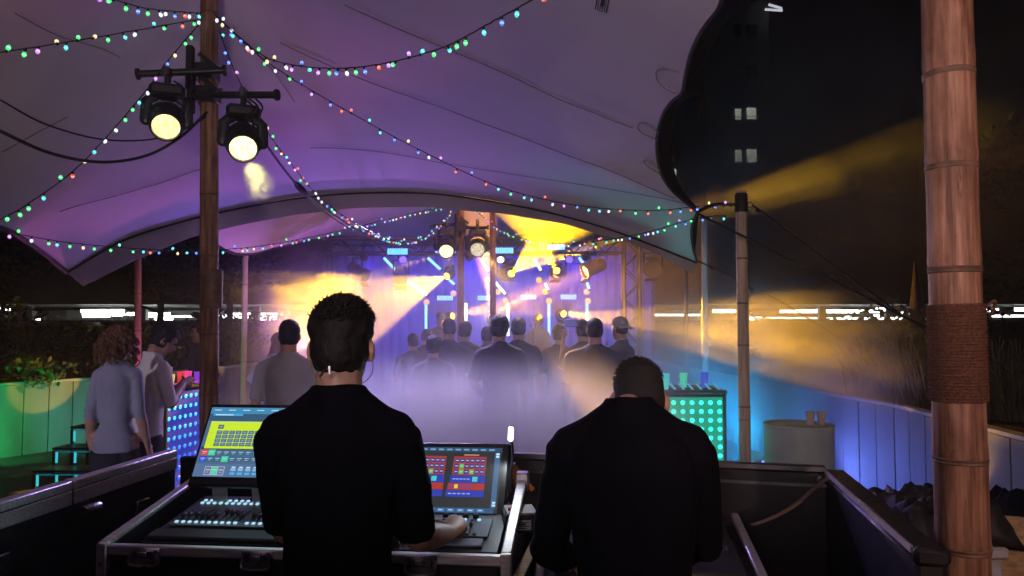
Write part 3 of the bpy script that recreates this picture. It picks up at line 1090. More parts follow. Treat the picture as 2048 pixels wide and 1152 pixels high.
shrub('yellow lit leafy shrub spilling over the left planter wall', (-6.85, 10.25, 1.1), (.9, .5, .3), 2600, .085, 11, 'leaf')
shrub('low green shrub beside the yellow lit one on left planter', (-6.1, 11.4, 1.1), (.55, .5, .28), 700, .08, 12, 'leaf')
for i, (x, y, z, rx, rz, lb) in enumerate(((-9.2, 12.5, 1.5, 1.3, .75, 'dark bushy hedge plant at the far left edge'), (-7.2, 13.5, 1.45, 1.2, .6, 'dark hedge plant behind the curly haired guest'), (-6.2, 16.5, 1.5, 1.1, .65, 'dark hedge plant behind the white shirted guest'), (-5.6, 19, 1.5, 1.2, .6, 'dark hedge plant left of the yellow smoke'), (5.0, 9.2, 1.3, .8, .45, 'dark hedge plant on right planter behind the grass'), (5.9, 7.0, 1.35, .9, .6, 'dark leafy plant right of the near bamboo pole'), (6.6, 12.2, 1.6, 1.3, .6, 'dark hedge plant below the garage lights on the right'), (4.6, 13.5, 1.4, 1.0, .55, 'dark hedge plant in haze beyond the capped pole'))):
    shrub(lb, (x, y, z), (rx, .7, rz), 1100, .13, 30 + i)


def grass_clump(label, c, n, h, spread, seed):
    t = thing('grass_clump', c, label, 'grass', 'ornamental grass clumps')
    mb = MB()
    rnd = random.Random(seed)
    for _ in range(n):
        a = rnd.uniform(0, 6.28)
        o_ = V((rnd.gauss(0, .09), rnd.gauss(0, .09), 0))
        hh = h * rnd.uniform(.55, 1.1)
        sp = spread * rnd.uniform(.3, 1.1)
        d = V((math.cos(a), math.sin(a), 0))
        p0 = V(c) + o_
        pts = [p0, p0 + d * sp * .25 + V((0, 0, hh * .55)), p0 + d * sp * .65 + V((0, 0, hh * .9)), p0 + d * sp + V((0, 0, hh * (1.0 - .15 * rnd.random())))]
        sd = V((-d.y, d.x, 0)) * .006
        vs_ = []
        for k, q in enumerate(pts):
            wd = (1, 1, .7, .15)[k]
            vs_ += [q - sd * wd, q + sd * wd]
        mb.add(vs_, [(0, 1, 3, 2), (2, 3, 5, 4), (4, 5, 7, 6)])
    o = mb.build('blades', M['grass'], t, False)
    o['kind'] = 'stuff'


for i, (px, Y, lb) in enumerate(((1735, 7.9, 'pale tipped grass clump in smoke, leftmost on right planter'), (1775, 7.7, 'pale tipped grass clump, second from left on right planter'), (1815, 7.4, 'pale tipped grass clump right beside the near bamboo pole'), (1850, 7.0, 'grass clump hidden partly behind the near bamboo pole'), (2010, 6.4, 'dark grass clump at the right edge above the planter'))):
    q = P(px, 650, Y)
    grass_clump(lb, (q.x, Y, .9), 130, .72, .5, 60 + i)
for i, (x, y, lb) in enumerate(((-7.6, 11.6, 'dark tall grass rising behind the yellow lit shrub'), (-6.4, 12.3, 'dark tall grass left of the curly haired guest'), (-5.9, 14.5, 'dark tall grass right of the pink lit pole'))):
    grass_clump(lb, (x, y, .9), 110, 1.0, .6, 80 + i)


def tree(label, base, h, r, n, seed, size=.35):
    t = thing('tree', base, label, 'tree', 'trees behind the planters')
    b = V(base)
    rnd = random.Random(seed)
    tr = MB()
    tr.tube(crv([b, b + V((.05, 0, h * .35)), b + V((-.05, .05, h * .7)), b + V((.05, 0, h * .95))], 4), [.14 - .0095 * k for k in range(13)], 8)
    for k in range(9):
        z = h * (.35 + .06 * k)
        a = rnd.uniform(0, 6.28)
        L = r * rnd.uniform(.6, 1.0)
        tr.tube(crv([b + V((0, 0, z)), b + V((math.cos(a) * L * .5, math.sin(a) * L * .5, z + .25)), b + V((math.cos(a) * L, math.sin(a) * L, z + .35))], 3), [.05, .045, .04, .032, .025, .018, .012], 6)
    tr.build('trunk', M['bark'], t)
    mb = MB()
    for k in range(14):
        a = rnd.uniform(0, 6.28)
        z = h * rnd.uniform(.42, 1.0)
        rr = r * rnd.uniform(.1, .85)
        leaf_cloud(mb, b + V((math.cos(a) * rr, math.sin(a) * rr, z)), (r * .42, r * .42, h * .08), n // 14, size, seed * 3 + k, .1)
    f = mb.build('crown', M['leaf_dark'], t, False)
    f['kind'] = 'stuff'


tree('dark conifer like tree seen below the tent edge on the left', (-10.5, 22, 0), 6.0, 1.7, 2600, 5, .3)
tree('dark tree behind the pink lit bamboo pole', (-9.2, 24, 0), 6.5, 1.8, 2600, 6, .3)
tree('dark tree at the far right beyond the near bamboo pole', (11.6, 15.5, 0), 6.0, 1.9, 2800, 8, .3)
tree('dark tree at the left picture edge', (-15.5, 21, 0), 6.0, 2.0, 2600, 9, .3)
# stripped ringed trunk right of the haze
tk = thing('palm_trunk', (P(1833, 650, 12).x, 12, 0), 'pale purple ringed palm trunk left of the near bamboo pole', 'tree')
pr = []
for k in range(26):
    z = 2.75 * k / 25
    pr.append(((.155 - .035 * z) * (1.05 if k % 2 else .95) * (1 if k < 21 else (26 - k) / 6), z))
MB(Matrix.Translation((P(1833, 650, 12).x, 12, 0))).lathe(pr, 14).build('trunk', mat('pale_bark', (.014, .013, .018), .9, var=.4, scale=12, bump=.5, bscale=20), tk)

# =================================================================== STAGE
stage = thing('stage_deck', (-0.6, 13.9, 0), 'low black stage platform behind the crowd', 'stage')
MB().bbox((-0.6, 14.1, .1), (6.6, 3.6, .19), .01).build('deck', M['black'], stage)
MB().box((-0.6, 12.28, .09), (6.5, .02, .17)).build('skirt', M['black_cloth'], stage, False)
drape = thing('backdrop_drape', (-0.6, 16.0, 0.2), 'blue lit pleated backdrop drape behind the stage', 'drape')
mb = MB()
N_ = 240
vs_, fs = [], []
for k in range(N_ + 1):
    x = -4.1 + 7.2 * k / N_
    y = 16.0 + .045 * math.sin(k * .95) + .03 * noise.noise((k * .11, 0, 0))
    vs_ += [(x, y, .19), (x, y - .01, 3.42)]
for k in range(N_):
    fs.append((2 * k, 2 * k + 2, 2 * k + 3, 2 * k + 1))
mb.add(vs_, fs)
mb.build('cloth', mat('backdrop_cloth', (.33, .32, .42), .85, var=.1, scale=3), drape, True, ang=None)
MB().cyl((-4.15, 16, 3.43), (3.15, 16, 3.43), .024).build('hanging_rail', M['steel'], drape)


def truss(label, a, b, h, group='stage truss', posts=None):
    a, b = V(a), V(b)
    t = thing('box_truss', a, label, 'truss', group)
    d = (b - a)
    L = d.length
    d.normalize()
    up = V((0, 0, 1)) if abs(d.z) < .9 else V((1, 0, 0))
    sd = d.cross(up).normalized()
    up = sd.cross(d).normalized()
    cs = [(u, v) for u in (-1, 1) for v in (-1, 1)]
    for u, v in cs:
        o = sd * (u * h / 2) + up * (v * h / 2)
        MB().cyl(a + o, b + o, .024, n=8).build('chord', M['black_metal'], t)
    n = max(2, int(L / (h * 1.0)))
    for k in range(n):
        p0, p1 = a + d * (L * k / n), a + d * (L * (k + 1) / n)
        for u in (-1, 1):
            s_ = 1 if k % 2 else -1
            MB().cyl(p0 + sd * (u * h / 2) + up * (s_ * h / 2), p1 + sd * (u * h / 2) - up * (s_ * h / 2), .012, n=5).build('brace', M['black_metal'], t)
        s_ = 1 if k % 2 else -1
        MB().cyl(p0 + sd * (s_ * h / 2) - up * (h / 2), p1 - sd * (s_ * h / 2) - up * (h / 2), .012, n=5).build('brace', M['black_metal'], t)
    return t


TY = 13.1
tz1 = P(950, 492, TY).z
truss('horizontal box truss spanning the front of the stage', (P(648, 492, TY).x, TY, tz1), (P(1240, 492, TY).x, TY, tz1), .27)
truss('upright truss tower at the right end of the stage', (P(1263, 600, TY).x, TY, .0), (P(1263, 600, TY).x, TY, tz1 + .15), .27)
truss('upright truss tower at the left end, in yellow smoke', (P(662, 600, TY + .1).x - .16, TY, .0), (P(662, 600, TY).x - .16, TY, tz1 + .15), .27)

CYAN = (0.10, 0.42, 1.0)
led = glow('cyan_led_panel', (0.12, 0.5, 1.0), 2.6)
ledw = glow('cyan_led_panel_pale', (0.3, 0.62, 1.0), 2.2)
slat_m = mat('led_louvre', (.02, .03, .06), .5)


def panel(label, px, py, wpx, hpx, Y, m, group):
    c = P(px, py, Y)
    w_, h = wpx / FPX * Y, hpx / FPX * Y
    t = thing('stage_light', c, label, 'stage light', group)
    MB().bbox(c + V((0, .05, 0)), (w_ + .03, .08, h + .03), .008).build('housing', M['black_metal'], t)
    MB().box(c, (w_, .015, h)).build('lens', m, t, False)
    for k in range(1, 9):
        MB().box(c + V((w_ * (k / 9 - .5), -.012, 0)), (.007, .008, h)).build('louvre', slat_m, t, False)
    MB().bar(c + V((0, .06, h / 2)), c + V((0, .06, h / 2 + .14)), .03, .02).build('yoke', M['black_metal'], t)


for i, (px, py, wd, h) in enumerate(((795, 503, 40, 12), (891, 500, 41, 11), (1006, 501, 41, 11), (1112, 494, 34, 11))):
    panel(f'{ORD[i]} cyan light panel from the left, hung on the stage truss', px, py, wd, h, 12.9, led, 'upper cyan panels')
for i, (px, py) in enumerate(((890, 596), (971, 596), (1057, 594), (1137, 594))):
    panel(f'{ORD[i]} cyan light panel from the left, low behind the band', px, py, 31, 9.5, 15.2, ledw, 'lower cyan panels')


tube_m = glow('cyan_tube', (0.2, 0.6, 1.0), 3.0)
tube_w = glow('white_tube', (0.85, 0.9, 1.0), 3.2)


def tube_light(label, a, b, m, group):
    t = thing('tube_light', a, label, 'stage light', group)
    a, b = V(a), V(b)
    d = (b - a).normalized()
    MB().cyl(a, b, .024, n=10).build('tube', m, t)
    for q, s_ in ((a, -1), (b, 1)):
        MB().cyl(q, q + d * (.035 * s_), .03, n=10).build('end_cap', M['black_metal'], t)


for i, (px, y0, y1) in enumerate(((852, 608, 662), (932, 606, 668), (1016, 606, 672), (1098, 608, 672), (1174, 606, 660))):
    tube_light(f'{ORD[i]} upright glowing tube from the left, standing on stage', P(px, y0, 14), P(px, y1, 14), tube_m if i in (0, 3, 4) else tube_w, 'upright stage tubes')
for i, (x0, y0, x1, y1, k) in enumerate(((768, 516, 793, 542, 0), (856, 516, 881, 539, 0), (962, 518, 978, 542, 1), (1068, 517, 1082, 541, 1), (1158, 515, 1167, 528, 0), (814, 561, 854, 590, 1), (899, 560, 909, 569, 0), (990, 564, 1011, 588, 1), (1090, 566, 1096, 580, 0), (1174, 565, 1178, 578, 0))):
    tube_light(f'{ORD[i % 5]} slanted glowing tube from the left in the {"upper" if i < 5 else "lower"} row over the stage', P(x0, y0, 13.6), P(x1, y1, 13.6), tube_w if k else tube_m, 'slanted stage tubes')

ball = glow('warm_ball', (1.0, 0.62, 0.14), 1.5)
ballp = glow('pale_ball', (1.0, 0.55, 0.3), 1.3)
for i, (px, py, pale, wh) in enumerate(((853, 604, 1, 'above the leftmost upright tube'), (907, 587, 1, 'left of the stage light pole'), (975, 559, 1, 'left of the orange bamboo pole'), (996, 584, 0, 'right of the orange bamboo pole'), (1011, 602, 1, 'above the third upright tube'), (1078, 560, 0, 'top of three above the fourth tube'), (1090, 584, 0, 'middle of three above the fourth tube'), (1098, 602, 0, 'lowest of three above the fourth tube'), (1168, 560, 0, 'top of three above the rightmost tube'), (1173, 584, 0, 'middle of three above the rightmost tube'), (1176, 602, 0, 'lowest of three above the rightmost tube'), (795, 565, 0, 'inside the big yellow beam'))):
    c = P(px, py, 13.7)
    t = thing('ball_lamp', c, 'glowing warm ball lamp, ' + wh, 'stage light', 'warm ball lamps')
    MB().ell(c, (.056, .056, .056)).build('globe', ballp if pale else ball, t)
    MB().cyl(c + V((0, .05, 0)), c + V((0, .12, 0)), .03, n=10).build('socket', M['black_metal'], t)


# ---------------------------------------------------- moving head lights
def moving_head(label, mount, aim, sc, lens_m, group, hang=True, drop=None, clamp=True):
    """mount = top of base; the head turns below (or above) it to look along aim"""
    mount, aim = V(mount), V(aim).normalized()
    t = thing('moving_head', mount, label, 'moving light', group)
    s_ = -1 if hang else 1
    # base
    yaw = math.atan2(aim.x, aim.y)
    rz = Matrix.Rotation(-yaw, 3, 'Z')
    bc = mount + V((0, 0, s_ * .06 * sc))
    bs = MB()
    bs.bbox(bc, (.27 * sc, .2 * sc, .11 * sc), .03 * sc, rz)
    bs.build('base', M['black_metal'], t)
    MB().bbox(bc + rz @ V((0, -.103 * sc, 0)), (.1 * sc, .01 * sc, .05 * sc), .003, rz).build('display', M['dark_glass'], t)
    pc_ = mount + V((0, 0, s_ * .30 * sc))
    rt = rz @ V((1, 0, 0))
    for q in (-1, 1):
        MB().tube([bc + rt * (q * .10 * sc) + V((0, 0, s_ * .05 * sc)), bc + rt * (q * .15 * sc) + V((0, 0, s_ * .09 * sc)), pc_ + rt * (q * .152 * sc)], [(.022 * sc, .045 * sc)] * 2 + [(.02 * sc, .05 * sc)], 10, dome=True).build('yoke_arm', M['black_metal'], t)
    hm = frame(pc_, aim)
    hd = MB(hm)
    hd.lathe([(.02 * sc, -.2 * sc), (.08 * sc, -.195 * sc), (.118 * sc, -.16 * sc), (.136 * sc, -.08 * sc), (.14 * sc, .0), (.136 * sc, .07 * sc), (.126 * sc, .12 * sc), (.118 * sc, .145 * sc), (.118 * sc, .168 * sc), (.107 * sc, .168 * sc), (.105 * sc, .13 * sc)], 28)
    h = hd.build('head', M['black_metal'], t)
    MB(hm).lathe([(.106 * sc, .135 * sc), (.09 * sc, .148 * sc), (.05 * sc, .157 * sc), (.001, .16 * sc)], 24, caps=False).build('lens', lens_m, h)
    for q in range(5):
        MB(hm).lathe([(.1395 * sc, (-.1 + .03 * q) * sc), (.1435 * sc, (-.095 + .03 * q) * sc), (.1395 * sc, (-.09 + .03 * q) * sc)], 24, caps=False).build('cooling_fin', M['rubber'], h)
    if clamp:
        MB().cyl(mount - V((0, 0, s_ * .0)), mount - V((0, 0, s_ * .085 * sc)), .025 * sc, n=10).build('clamp_stem', M['black_metal'], t)
        MB().bbox(mount - V((0, 0, s_ * .105 * sc)), (.05 * sc, .09 * sc, .09 * sc), .012 * sc).build('clamp', M['steel'], t)
    return t, pc_ + aim * (.17 * sc)


def faceted(name, col, s_):
    """lens of many small cells, each a little brighter or dimmer"""
    m = glow(name, col, s_)
    t = m.node_tree
    tc = t.nodes.new('ShaderNodeTexCoord')
    v = t.nodes.new('ShaderNodeTexVoronoi')
    v.inputs['Scale'].default_value = 42
    t.links.new(tc.outputs['Object'], v.inputs['Vector'])
    r = t.nodes.new('ShaderNodeMapRange')
    r.inputs['From Max'].default_value = .6
    r.inputs['To Min'].default_value = s_ * 1.5
    r.inputs['To Max'].default_value = s_ * .75
    t.links.new(v.outputs['Distance'], r.inputs['Value'])
    t.links.new(r.outputs[0], t.nodes['Principled BSDF'].inputs['Emission Strength'])
    return m


lens_near = faceted('warm_lens', (1.0, 0.82, 0.36), 1.7)
lens_hot = faceted('bright_warm_lens', (1.0, 0.84, 0.38), 2.6)
lens_y = glow('yellow_lens', (1.0, 0.62, 0.06), 6.0)
lens_dim = faceted('pale_lens', (1.0, 0.85, 0.55), 0.9)

# crossbars on the main pole
def crossbar(label, a, b, pole, r=.024, group='lamp crossbars'):
    a, b = V(a), V(b)
    t = thing('crossbar', (a + b) / 2, label, 'bracket', group)
    MB().cyl(a, b, r, n=14).build('pipe', M['black_metal'], t)
    d = (b - a).normalized()
    for q, s_ in ((a, -1), (b, 1)):
        MB().cyl(q, q + d * (.02 * s_), r * 1.55, n=14).build('end_stop', M['rubber'], t)
    p = V(pole)
    MB().bbox(p, (.15, .17, .1), .01).build('pole_clamp', M['black_metal'], t)
    MB().bbox(p + V((-.06, -.1, .0)), (.045, .05, .30), .006).build('clamp_plate', M['black_metal'], t)
    MB().bar(p + V((.0, -.09, .1)), p + V((.12, -.1, .0)), .03, .03).build('strut', M['black_metal'], t)
    MB().cyl(p + V((.085, -.03, .03)), p + V((.125, -.03, .03)), .012, n=8).build('bolt', M['zinc'], t)
    return t


pA = P(421, 142, 4.93)
crossbar('upper crossbar clamped to the main pole, reaching left', P(279, 148, 4.78), P(446, 141, 4.88), (t1.x, 4.97, pA.z))
pB = P(424, 188, 4.93)
crossbar('lower crossbar clamped to the main pole, reaching right', P(388, 190, 4.86), P(551, 190, 4.80), (t1.x + .01, 4.97, pB.z))
mA = P(335, 170, 4.78)
L1, e1 = moving_head('left of the two nearest moving heads, its warm lens facing down left', mA, P(318, 330, 4.0) - P(333, 225, 4.78), .8, lens_near, 'moving heads on the main pole')
mB = P(487, 212, 4.80)
L2, e2 = moving_head('right of the two nearest moving heads, brighter lens facing the camera', mB, P(492, 355, 4.15) - P(487, 262, 4.8), .8, lens_hot, 'moving heads on the main pole')
spot(L2, e2 + V((0, 0, -.01)), pc, 30, (1, .85, .28), 46, .6, .05)
MB().tube(crv([mA + V((.05, -.02, .02)), mA + V((.13, -.06, -.05)), mA + V((.12, -.05, -.2)), mA + V((.1, -.02, -.3))], 5), .006, 6).build('whip_cable', M['cable'], L1)
for q in range(3):
    MB().tube(crv([mB + V((.02 + .04 * q, -.05, .03)), mB + V((.1 + .03 * q, -.1, -.04)), mB + V((.06 + .04 * q, -.11, -.12)), mB + V((.13, -.05, -.25 - .03 * q))], 5), .006, 6).build('whip_cable', M['cable'], L2)

# pole in front of the stage
crossbar('small dark crossbar on the pole in front of the stage, left side', P(862, 452, 10.85), P(925, 447, 10.9), V((P(922, 450, 11).x, 10.95, P(922, 450, 11).z)))
crossbar('small dark crossbar on the pole in front of the stage, right side', P(918, 456, 10.9), P(975, 455, 10.85), V((P(922, 458, 11).x, 10.95, P(922, 458, 11).z)))
L3, e3 = moving_head('small flaring moving head left of the stage light pole', P(893, 458, 10.85), P(880, 900, 6) - P(893, 490, 10.85), .95, lens_hot, 'moving heads on the stage light pole')
L4, e4 = moving_head('small moving head with pale lens right of the stage light pole', P(955, 458, 10.85), P(958, 640, 6.5) - P(955, 490, 10.85), .95, lens_dim, 'moving heads on the stage light pole')
GOLD = (1.0, 0.50, 0.004)
ORNG = (1.0, 0.36, 0.05)
spot(L3, e3, P(58, 772, 10.1), 3600, (1, .58, .05), 8.0, .08, .03)      # shrub and wall on the left
spot(L3, e3 + V((.02, -.02, 0)), (-.35, 6.2, .9), 90, (1, .75, .5), 36, .7, .09)
spot(L4, e4, (.3, 6.3, .9), 120, (.25, .15, 1.0), 40, .7, .09)

# stage moving heads with their beams
def stage_head(label, px, py, Y, target, sc=.58, hang=True, lens=lens_y):
    c = P(px, py, Y)
    aim = (V(target) - c).normalized()
    mount = c - aim * (.17 * sc) + V((0, 0, (1 if hang else -1) * .30 * sc))
    return moving_head(label, mount, aim, sc, lens, 'stage moving heads', hang)


S1, q1 = stage_head('stage moving head throwing the big yellow beam down left', 893, 553, 12.8, P(640, 680, 10.0))
spot(S1, q1, P(640, 648, 10.0), 12000, GOLD, 26, .15, .02, gobo=26)
S2, q2 = stage_head('stage moving head left of the crossing beams, aimed up right', 1023, 547, 12.8, P(1120, 440, 10.4))
spot(S2, q2, P(1112, 455, 11.2), 24000, GOLD, 21, .06, .03, gobo=30)
spot(S2, q2 + V((.03, 0, .035)), P(1640, 358, 15), 60000, (1, .5, .02), 9.0, .95, .035)
S3, q3 = stage_head('stage moving head right of the crossing beams, aimed up left', 1113, 541, 12.8, P(1050, 430, 10.6))
spot(S3, q3, P(1062, 455, 11.4), 24000, GOLD, 16, .06, .03, gobo=34)
S4, q4 = stage_head('floor moving head at stage centre, beam straight up', 985, 628, 13.6, P(960, 440, 12.2), hang=False)
spot(S4, q4, P(962, 450, 12.4), 16000, ORNG, 17, .07, .035)
spot(S4, q4 + V((.03, -.02, 0)), P(1230, 500, 12.5), 14000, ORNG, 11, .07, .035)
spot(S4, q4 + V((-.03, -.02, .035)), P(990, 770, 6), 420, (1, .72, .62), 44, .6, .06)
S5, q5 = stage_head('floor moving head beside the capped performer, beam to the right', 906, 632, 13.5, P(1020, 615, 12.5), hang=False)
spot(S5, q5, P(1040, 604, 13.2), 7000, ORNG, 22, .07, .035)
S6, q6 = stage_head('floor moving head at stage right, beam fanning into the smoke', 1128, 628, 13.2, P(1560, 720, 8.4), hang=False)
spot(S6, q6, P(1570, 668, 8.0), 13000, (1, .45, .005), 11, .35, .03, gobo=22)
spot(S6, q6 + V((-.03, -.03, 0)), P(1030, 630, 13.3), 1500, GOLD, 22, .07, .035)
spot(L4, e4 + V((.03, 0, 0)), P(1194, 772, 5.9), 7000, (1, .5, .015), 6.5, .7, .04)
spot(S6, q6 + V((.05, -.03, .03)), P(1290, 645, 9), 500, (1, .6, .1), 26, .6, .035)


# dark hanging theatre lanterns
def lantern(label, c, aim, L, r, m):
    c, aim = V(c), V(aim).normalized()
    t = thing('stage_lantern', c, label, 'stage light', 'unlit stage lanterns')
    fm = frame(c, aim)
    MB(fm).lathe([(r * .3, -L / 2), (r * .8, -L * .46), (r, -L * .3), (r, L * .3), (r * 1.1, L * .34), (r * 1.1, L / 2), (r * .95, L / 2), (r * .9, L * .4)], 20).build('can', m, t)
    rt = fm.to_3x3() @ V((1, 0, 0))
    for s_ in (-1, 1):
        MB().bar(c + rt * (s_ * r * 1.12), c + rt * (s_ * r * 1.12) + V((0, 0, r * 2.0)), .02, .03).build('yoke_arm', M['black_metal'], t)
    MB().bar(c + rt * (-r * 1.12) + V((0, 0, r * 2.0)), c + rt * (r * 1.12) + V((0, 0, r * 2.0)), .03, .02).build('yoke_bar', M['black_metal'], t)
    MB().cyl(c + V((0, 0, r * 2)), c + V((0, 0, r * 2 + .14)), .018, n=8).build('hook_clamp', M['black_metal'], t)
    for s_ in (-1, 1):
        q = MB(fm)
        q.box((0, s_ * r * 1.25, L * .62), (r * 1.7, .008, r * .9), Matrix.Rotation(-s_ * .35, 3, 'X'))
        q.build('barn_door', M['black_metal'], t, False)


lantern('dark hanging lantern at stage left, tilted to the right', P(715, 542, 12.8), (.75, -.35, -.45), .4, .11, M['black_metal'])
lantern('dark lantern hanging below the first cyan panel', P(802, 548, 13.0), (.05, -.8, -.6), .34, .12, M['black_metal'])
lantern('brown lantern at stage right tilted down to the left', P(1188, 534, 12.9), (-.8, -.3, -.35), .42, .13, mat('bronze_can', (.07, .05, .04), .5))
lantern('dark lantern right behind the crossing yellow beams', P(1118, 545, 13.2), (-.4, -.8, -.1), .32, .12, M['black_metal'])
lantern('dark lantern hanging at stage centre beside the orange pole', P(1010, 548, 13.2), (.3, -.8, .1), .36, .13, M['black_metal'])
lantern('round dark lantern at the right beyond the truss tower', P(1306, 538, 12.9), (-.3, -.9, -.1), .3, .14, M['black_metal'])


# wash lights on the truss (violet and blue) and on the floor
def wash(label, c, target, energy, col, deg, group='wash lights', sc=.7, blend=.6, es=3.0, rad=.07):
    c = V(c)
    d = (V(target) - c).normalized()
    t = thing('wash_light', c, label, 'stage light', group)
    fm = frame(c - d * .12 * sc, d)
    MB(fm).lathe([(.04 * sc, -.1 * sc), (.09 * sc, -.08 * sc), (.1 * sc, .0), (.1 * sc, .1 * sc), (.092 * sc, .1 * sc), (.09 * sc, .07 * sc)], 18).build('can', M['black_metal'], t)
    MB(fm).lathe([(.09 * sc, .072 * sc), (.001, .085 * sc)], 18, caps=False).build('lens', glow('wash_lens', col, es), t)
    rt = fm.to_3x3() @ V((1, 0, 0))
    for s_ in (-1, 1):
        MB().bar(c - d * .1 * sc + rt * (s_ * .115 * sc), c - d * .1 * sc + rt * (s_ * .115 * sc) - V((0, 0, .13 * sc)) * (1 if c.z < 1 else -1), .012, .03).build('yoke_arm', M['black_metal'], t)
    spot(t, c + d * .02, target, energy, col, deg, blend, rad)
    return t


BLUE = (0.07, 0.035, 1.0)
VIO = (0.42, 0.22, 1.0)
wash('blue wash lamp on the truss over stage left', (-2.6, 13.0, 2.9), (-2.4, 16, 1.4), 260, BLUE, 95)
wash('blue wash lamp on the truss over stage centre', (-.75, 13.0, 2.9), (-.6, 16, 1.4), 480, BLUE, 95)
wash('blue wash lamp on the truss over stage right', (1.3, 13.0, 2.9), (1.2, 16, 1.4), 520, BLUE, 95)
wash('violet wash lamp on the truss aimed at the crowd, left', (-1.9, 12.85, 2.85), (-.9, 7, .7), 100, (.16, .08, 1.0), 60)
wash('violet wash lamp on the truss aimed at the crowd, right', (1.0, 12.85, 2.85), (.4, 7, .7), 100, (.16, .08, 1.0), 60)
wash('pale wash lamp on the truss aimed at the smoke', (-.2, 12.85, 2.85), (-.2, 6.2, .4), 20, (1, .8, .72), 50)
# unseen lamps added behind the valance to light the fog, then uplighters
wash('added violet fog lamp hidden behind the tent valance, left', P(790, 398, 8.5), (-.6, 5.2, .3), 700, (.44, .34, 1.0), 75)
wash('added pale fog lamp hidden behind the tent valance, right', P(1040, 400, 8.5), (.3, 5.2, .3), 500, (.84, .7, .86), 75)
pinkl = wash('magenta floor uplighter at the foot of the pink pole', (-4.5, 9.25, .25), (-3.7, 6.6, 2.4), 620, (1.0, .14, .6), 60, 'floor uplighters', rad=.22)
spot(pinkl, (-4.5, 9.2, .3), (-4.83, 9.6, 1.9), 70, (1.0, .12, .5), 40, .6, .05)
wash('violet floor uplighter aimed at the tent roof from the left bar', (-2.1, 8.9, .22), (-1.5, 5.2, 4.0), 220, (.32, .17, 1.0), 90, 'floor uplighters', rad=.22)
wash('violet floor uplighter under the stage tent at left', (-3.0, 10.4, .22), (-2.6, 10.4, 3.4), 420, (.62, .2, 1.0), 110, 'floor uplighters')
wash('orange floor uplighter under the stage tent at right', (1.0, 12.0, .3), (.6, 11.2, 3.8), 160, (1, .5, .15), 80, 'floor uplighters')
wash('teal floor uplighter behind the green bar', (2.3, 6.8, .2), (1.62, 7.2, 2.6), 90, (.08, .8, .75), 50, 'floor uplighters')
wash('blue floor uplighter at the foot of the right planter wall', (2.75, 8.1, .2), (3.6, 7.2, .5), 75, (.12, .2, 1.0), 120, 'floor uplighters')
wash('added cyan floor lamp behind the barrel, standing in for the counter glow', (2.35, 7.9, .2), (2.5, 9.0, .9), 300, (.0, .4, 1.0), 130, 'floor uplighters')  # added lamp in place of the light dot counter's cyan light on the smoke
wash('green floor uplighter at the foot of the left planter wall', (-6.7, 8.35, .2), (-6.6, 10.0, .6), 120, (.0, .8, .2), 100, 'floor uplighters')
wash('teal floor uplighter behind the light up steps', (-5.1, 9.3, .2), (-5.6, 11.2, .7), 22, (.1, .75, .75), 120, 'floor uplighters')
# unseen lamps added around the camera to lift pole, roof and guests
wash('added warm lamp behind the camera aimed at the near bamboo pole', (2.3, -1.6, 2.4), (1.45, 2.3, 1.6), 240, (1.0, .6, .5), 46, 'floor uplighters', es=1.0)
wash('added mauve wash lamp lighting the tent roof from behind the camera', (-0.6, -1.4, 1.9), (0.2, 2.6, 4.3), 275, (1.0, .77, .81), 100, 'floor uplighters', es=1.0, rad=.25)

wash('added pale lamp out of frame on the left, brightening the guests', (-5.3, -1.0, 2.3), (-2.95, 5.4, 1.05), 620, (.8, .7, 1.0), 19, 'floor uplighters', es=1.0)  # added unseen lamp that brightens the guests at left

# drum kit and microphone
def mic_stand(label, x, y, z, h):
    t = thing('microphone_stand', (x, y, z), label, 'stand')
    MB().cyl((x, y, z + .03), (x, y, z + h), .011, n=8).build('upright', M['steel'], t)
    for k in range(3):
        a = k * 2.1 + .4
        MB().cyl((x, y, z + .1), (x + .25 * math.cos(a), y + .25 * math.sin(a), z + .01), .009, n=6).build('leg', M['steel'], t)
    MB().tube([(x, y, z + h), (x - .02, y + .14, z + h + .05)], .008, 6).build('boom', M['steel'], t)
    MB().tube([(x - .02, y + .14, z + h + .05), (x - .03, y + .2, z + h + .06), (x - .035, y + .26, z + h + .065)], [.013, .016, .026], 10, dome=True).build('microphone', M['black_metal'], t)


mic_stand('thin microphone stand in the orange light on stage', P(1066, 660, 12.7).x, 12.7, .2, 1.45)
hh = thing('hi_hat', (P(1096, 650, 12.9).x, 12.9, .2), 'brass hi-hat cymbal stand glinting yellow on stage', 'cymbal')
bx_ = P(1096, 650, 12.9).x
brass = mat('brass', (.75, .5, .16), .25, 1.0, var=.2, scale=30)
MB().cyl((bx_, 12.9, .25), (bx_, 12.9, 1.55), .01, n=8).build('rod', M['zinc'], hh)
for zz, rr in ((1.33, .17), (1.38, .17), (1.18, .1)):
    MB(Matrix.Translation((bx_, 12.9, zz))).lathe([(.001, .03), (.035, .025), (rr * .6, .008), (rr, 0), (rr, -.003), (.02, .01)], 22, caps=False).build('cymbal', brass, hh)
for k in range(3):
    MB().cyl((bx_, 12.9, .5), (bx_ + .22 * math.cos(k * 2.1), 12.9 + .22 * math.sin(k * 2.1), .21), .009, n=6).build('leg', M['zinc'], hh)
dr = thing('snare_drum', (bx_ + .3, 13.1, .2), 'small drum with bright rim beside the hi-hat', 'drum')
MB(Matrix.Translation((bx_ + .3, 13.1, .85))).lathe([(.18, 0), (.18, .16)], 24).build('shell', mat('drum_shell', (.4, .1, .05), .3), dr)
for zz in (.85, 1.0):
    MB(Matrix.Translation((bx_ + .3, 13.1, zz))).lathe([(.181, 0), (.192, .003), (.192, .018), (.181, .02)], 24, caps=False).build('hoop', M['zinc'], dr)
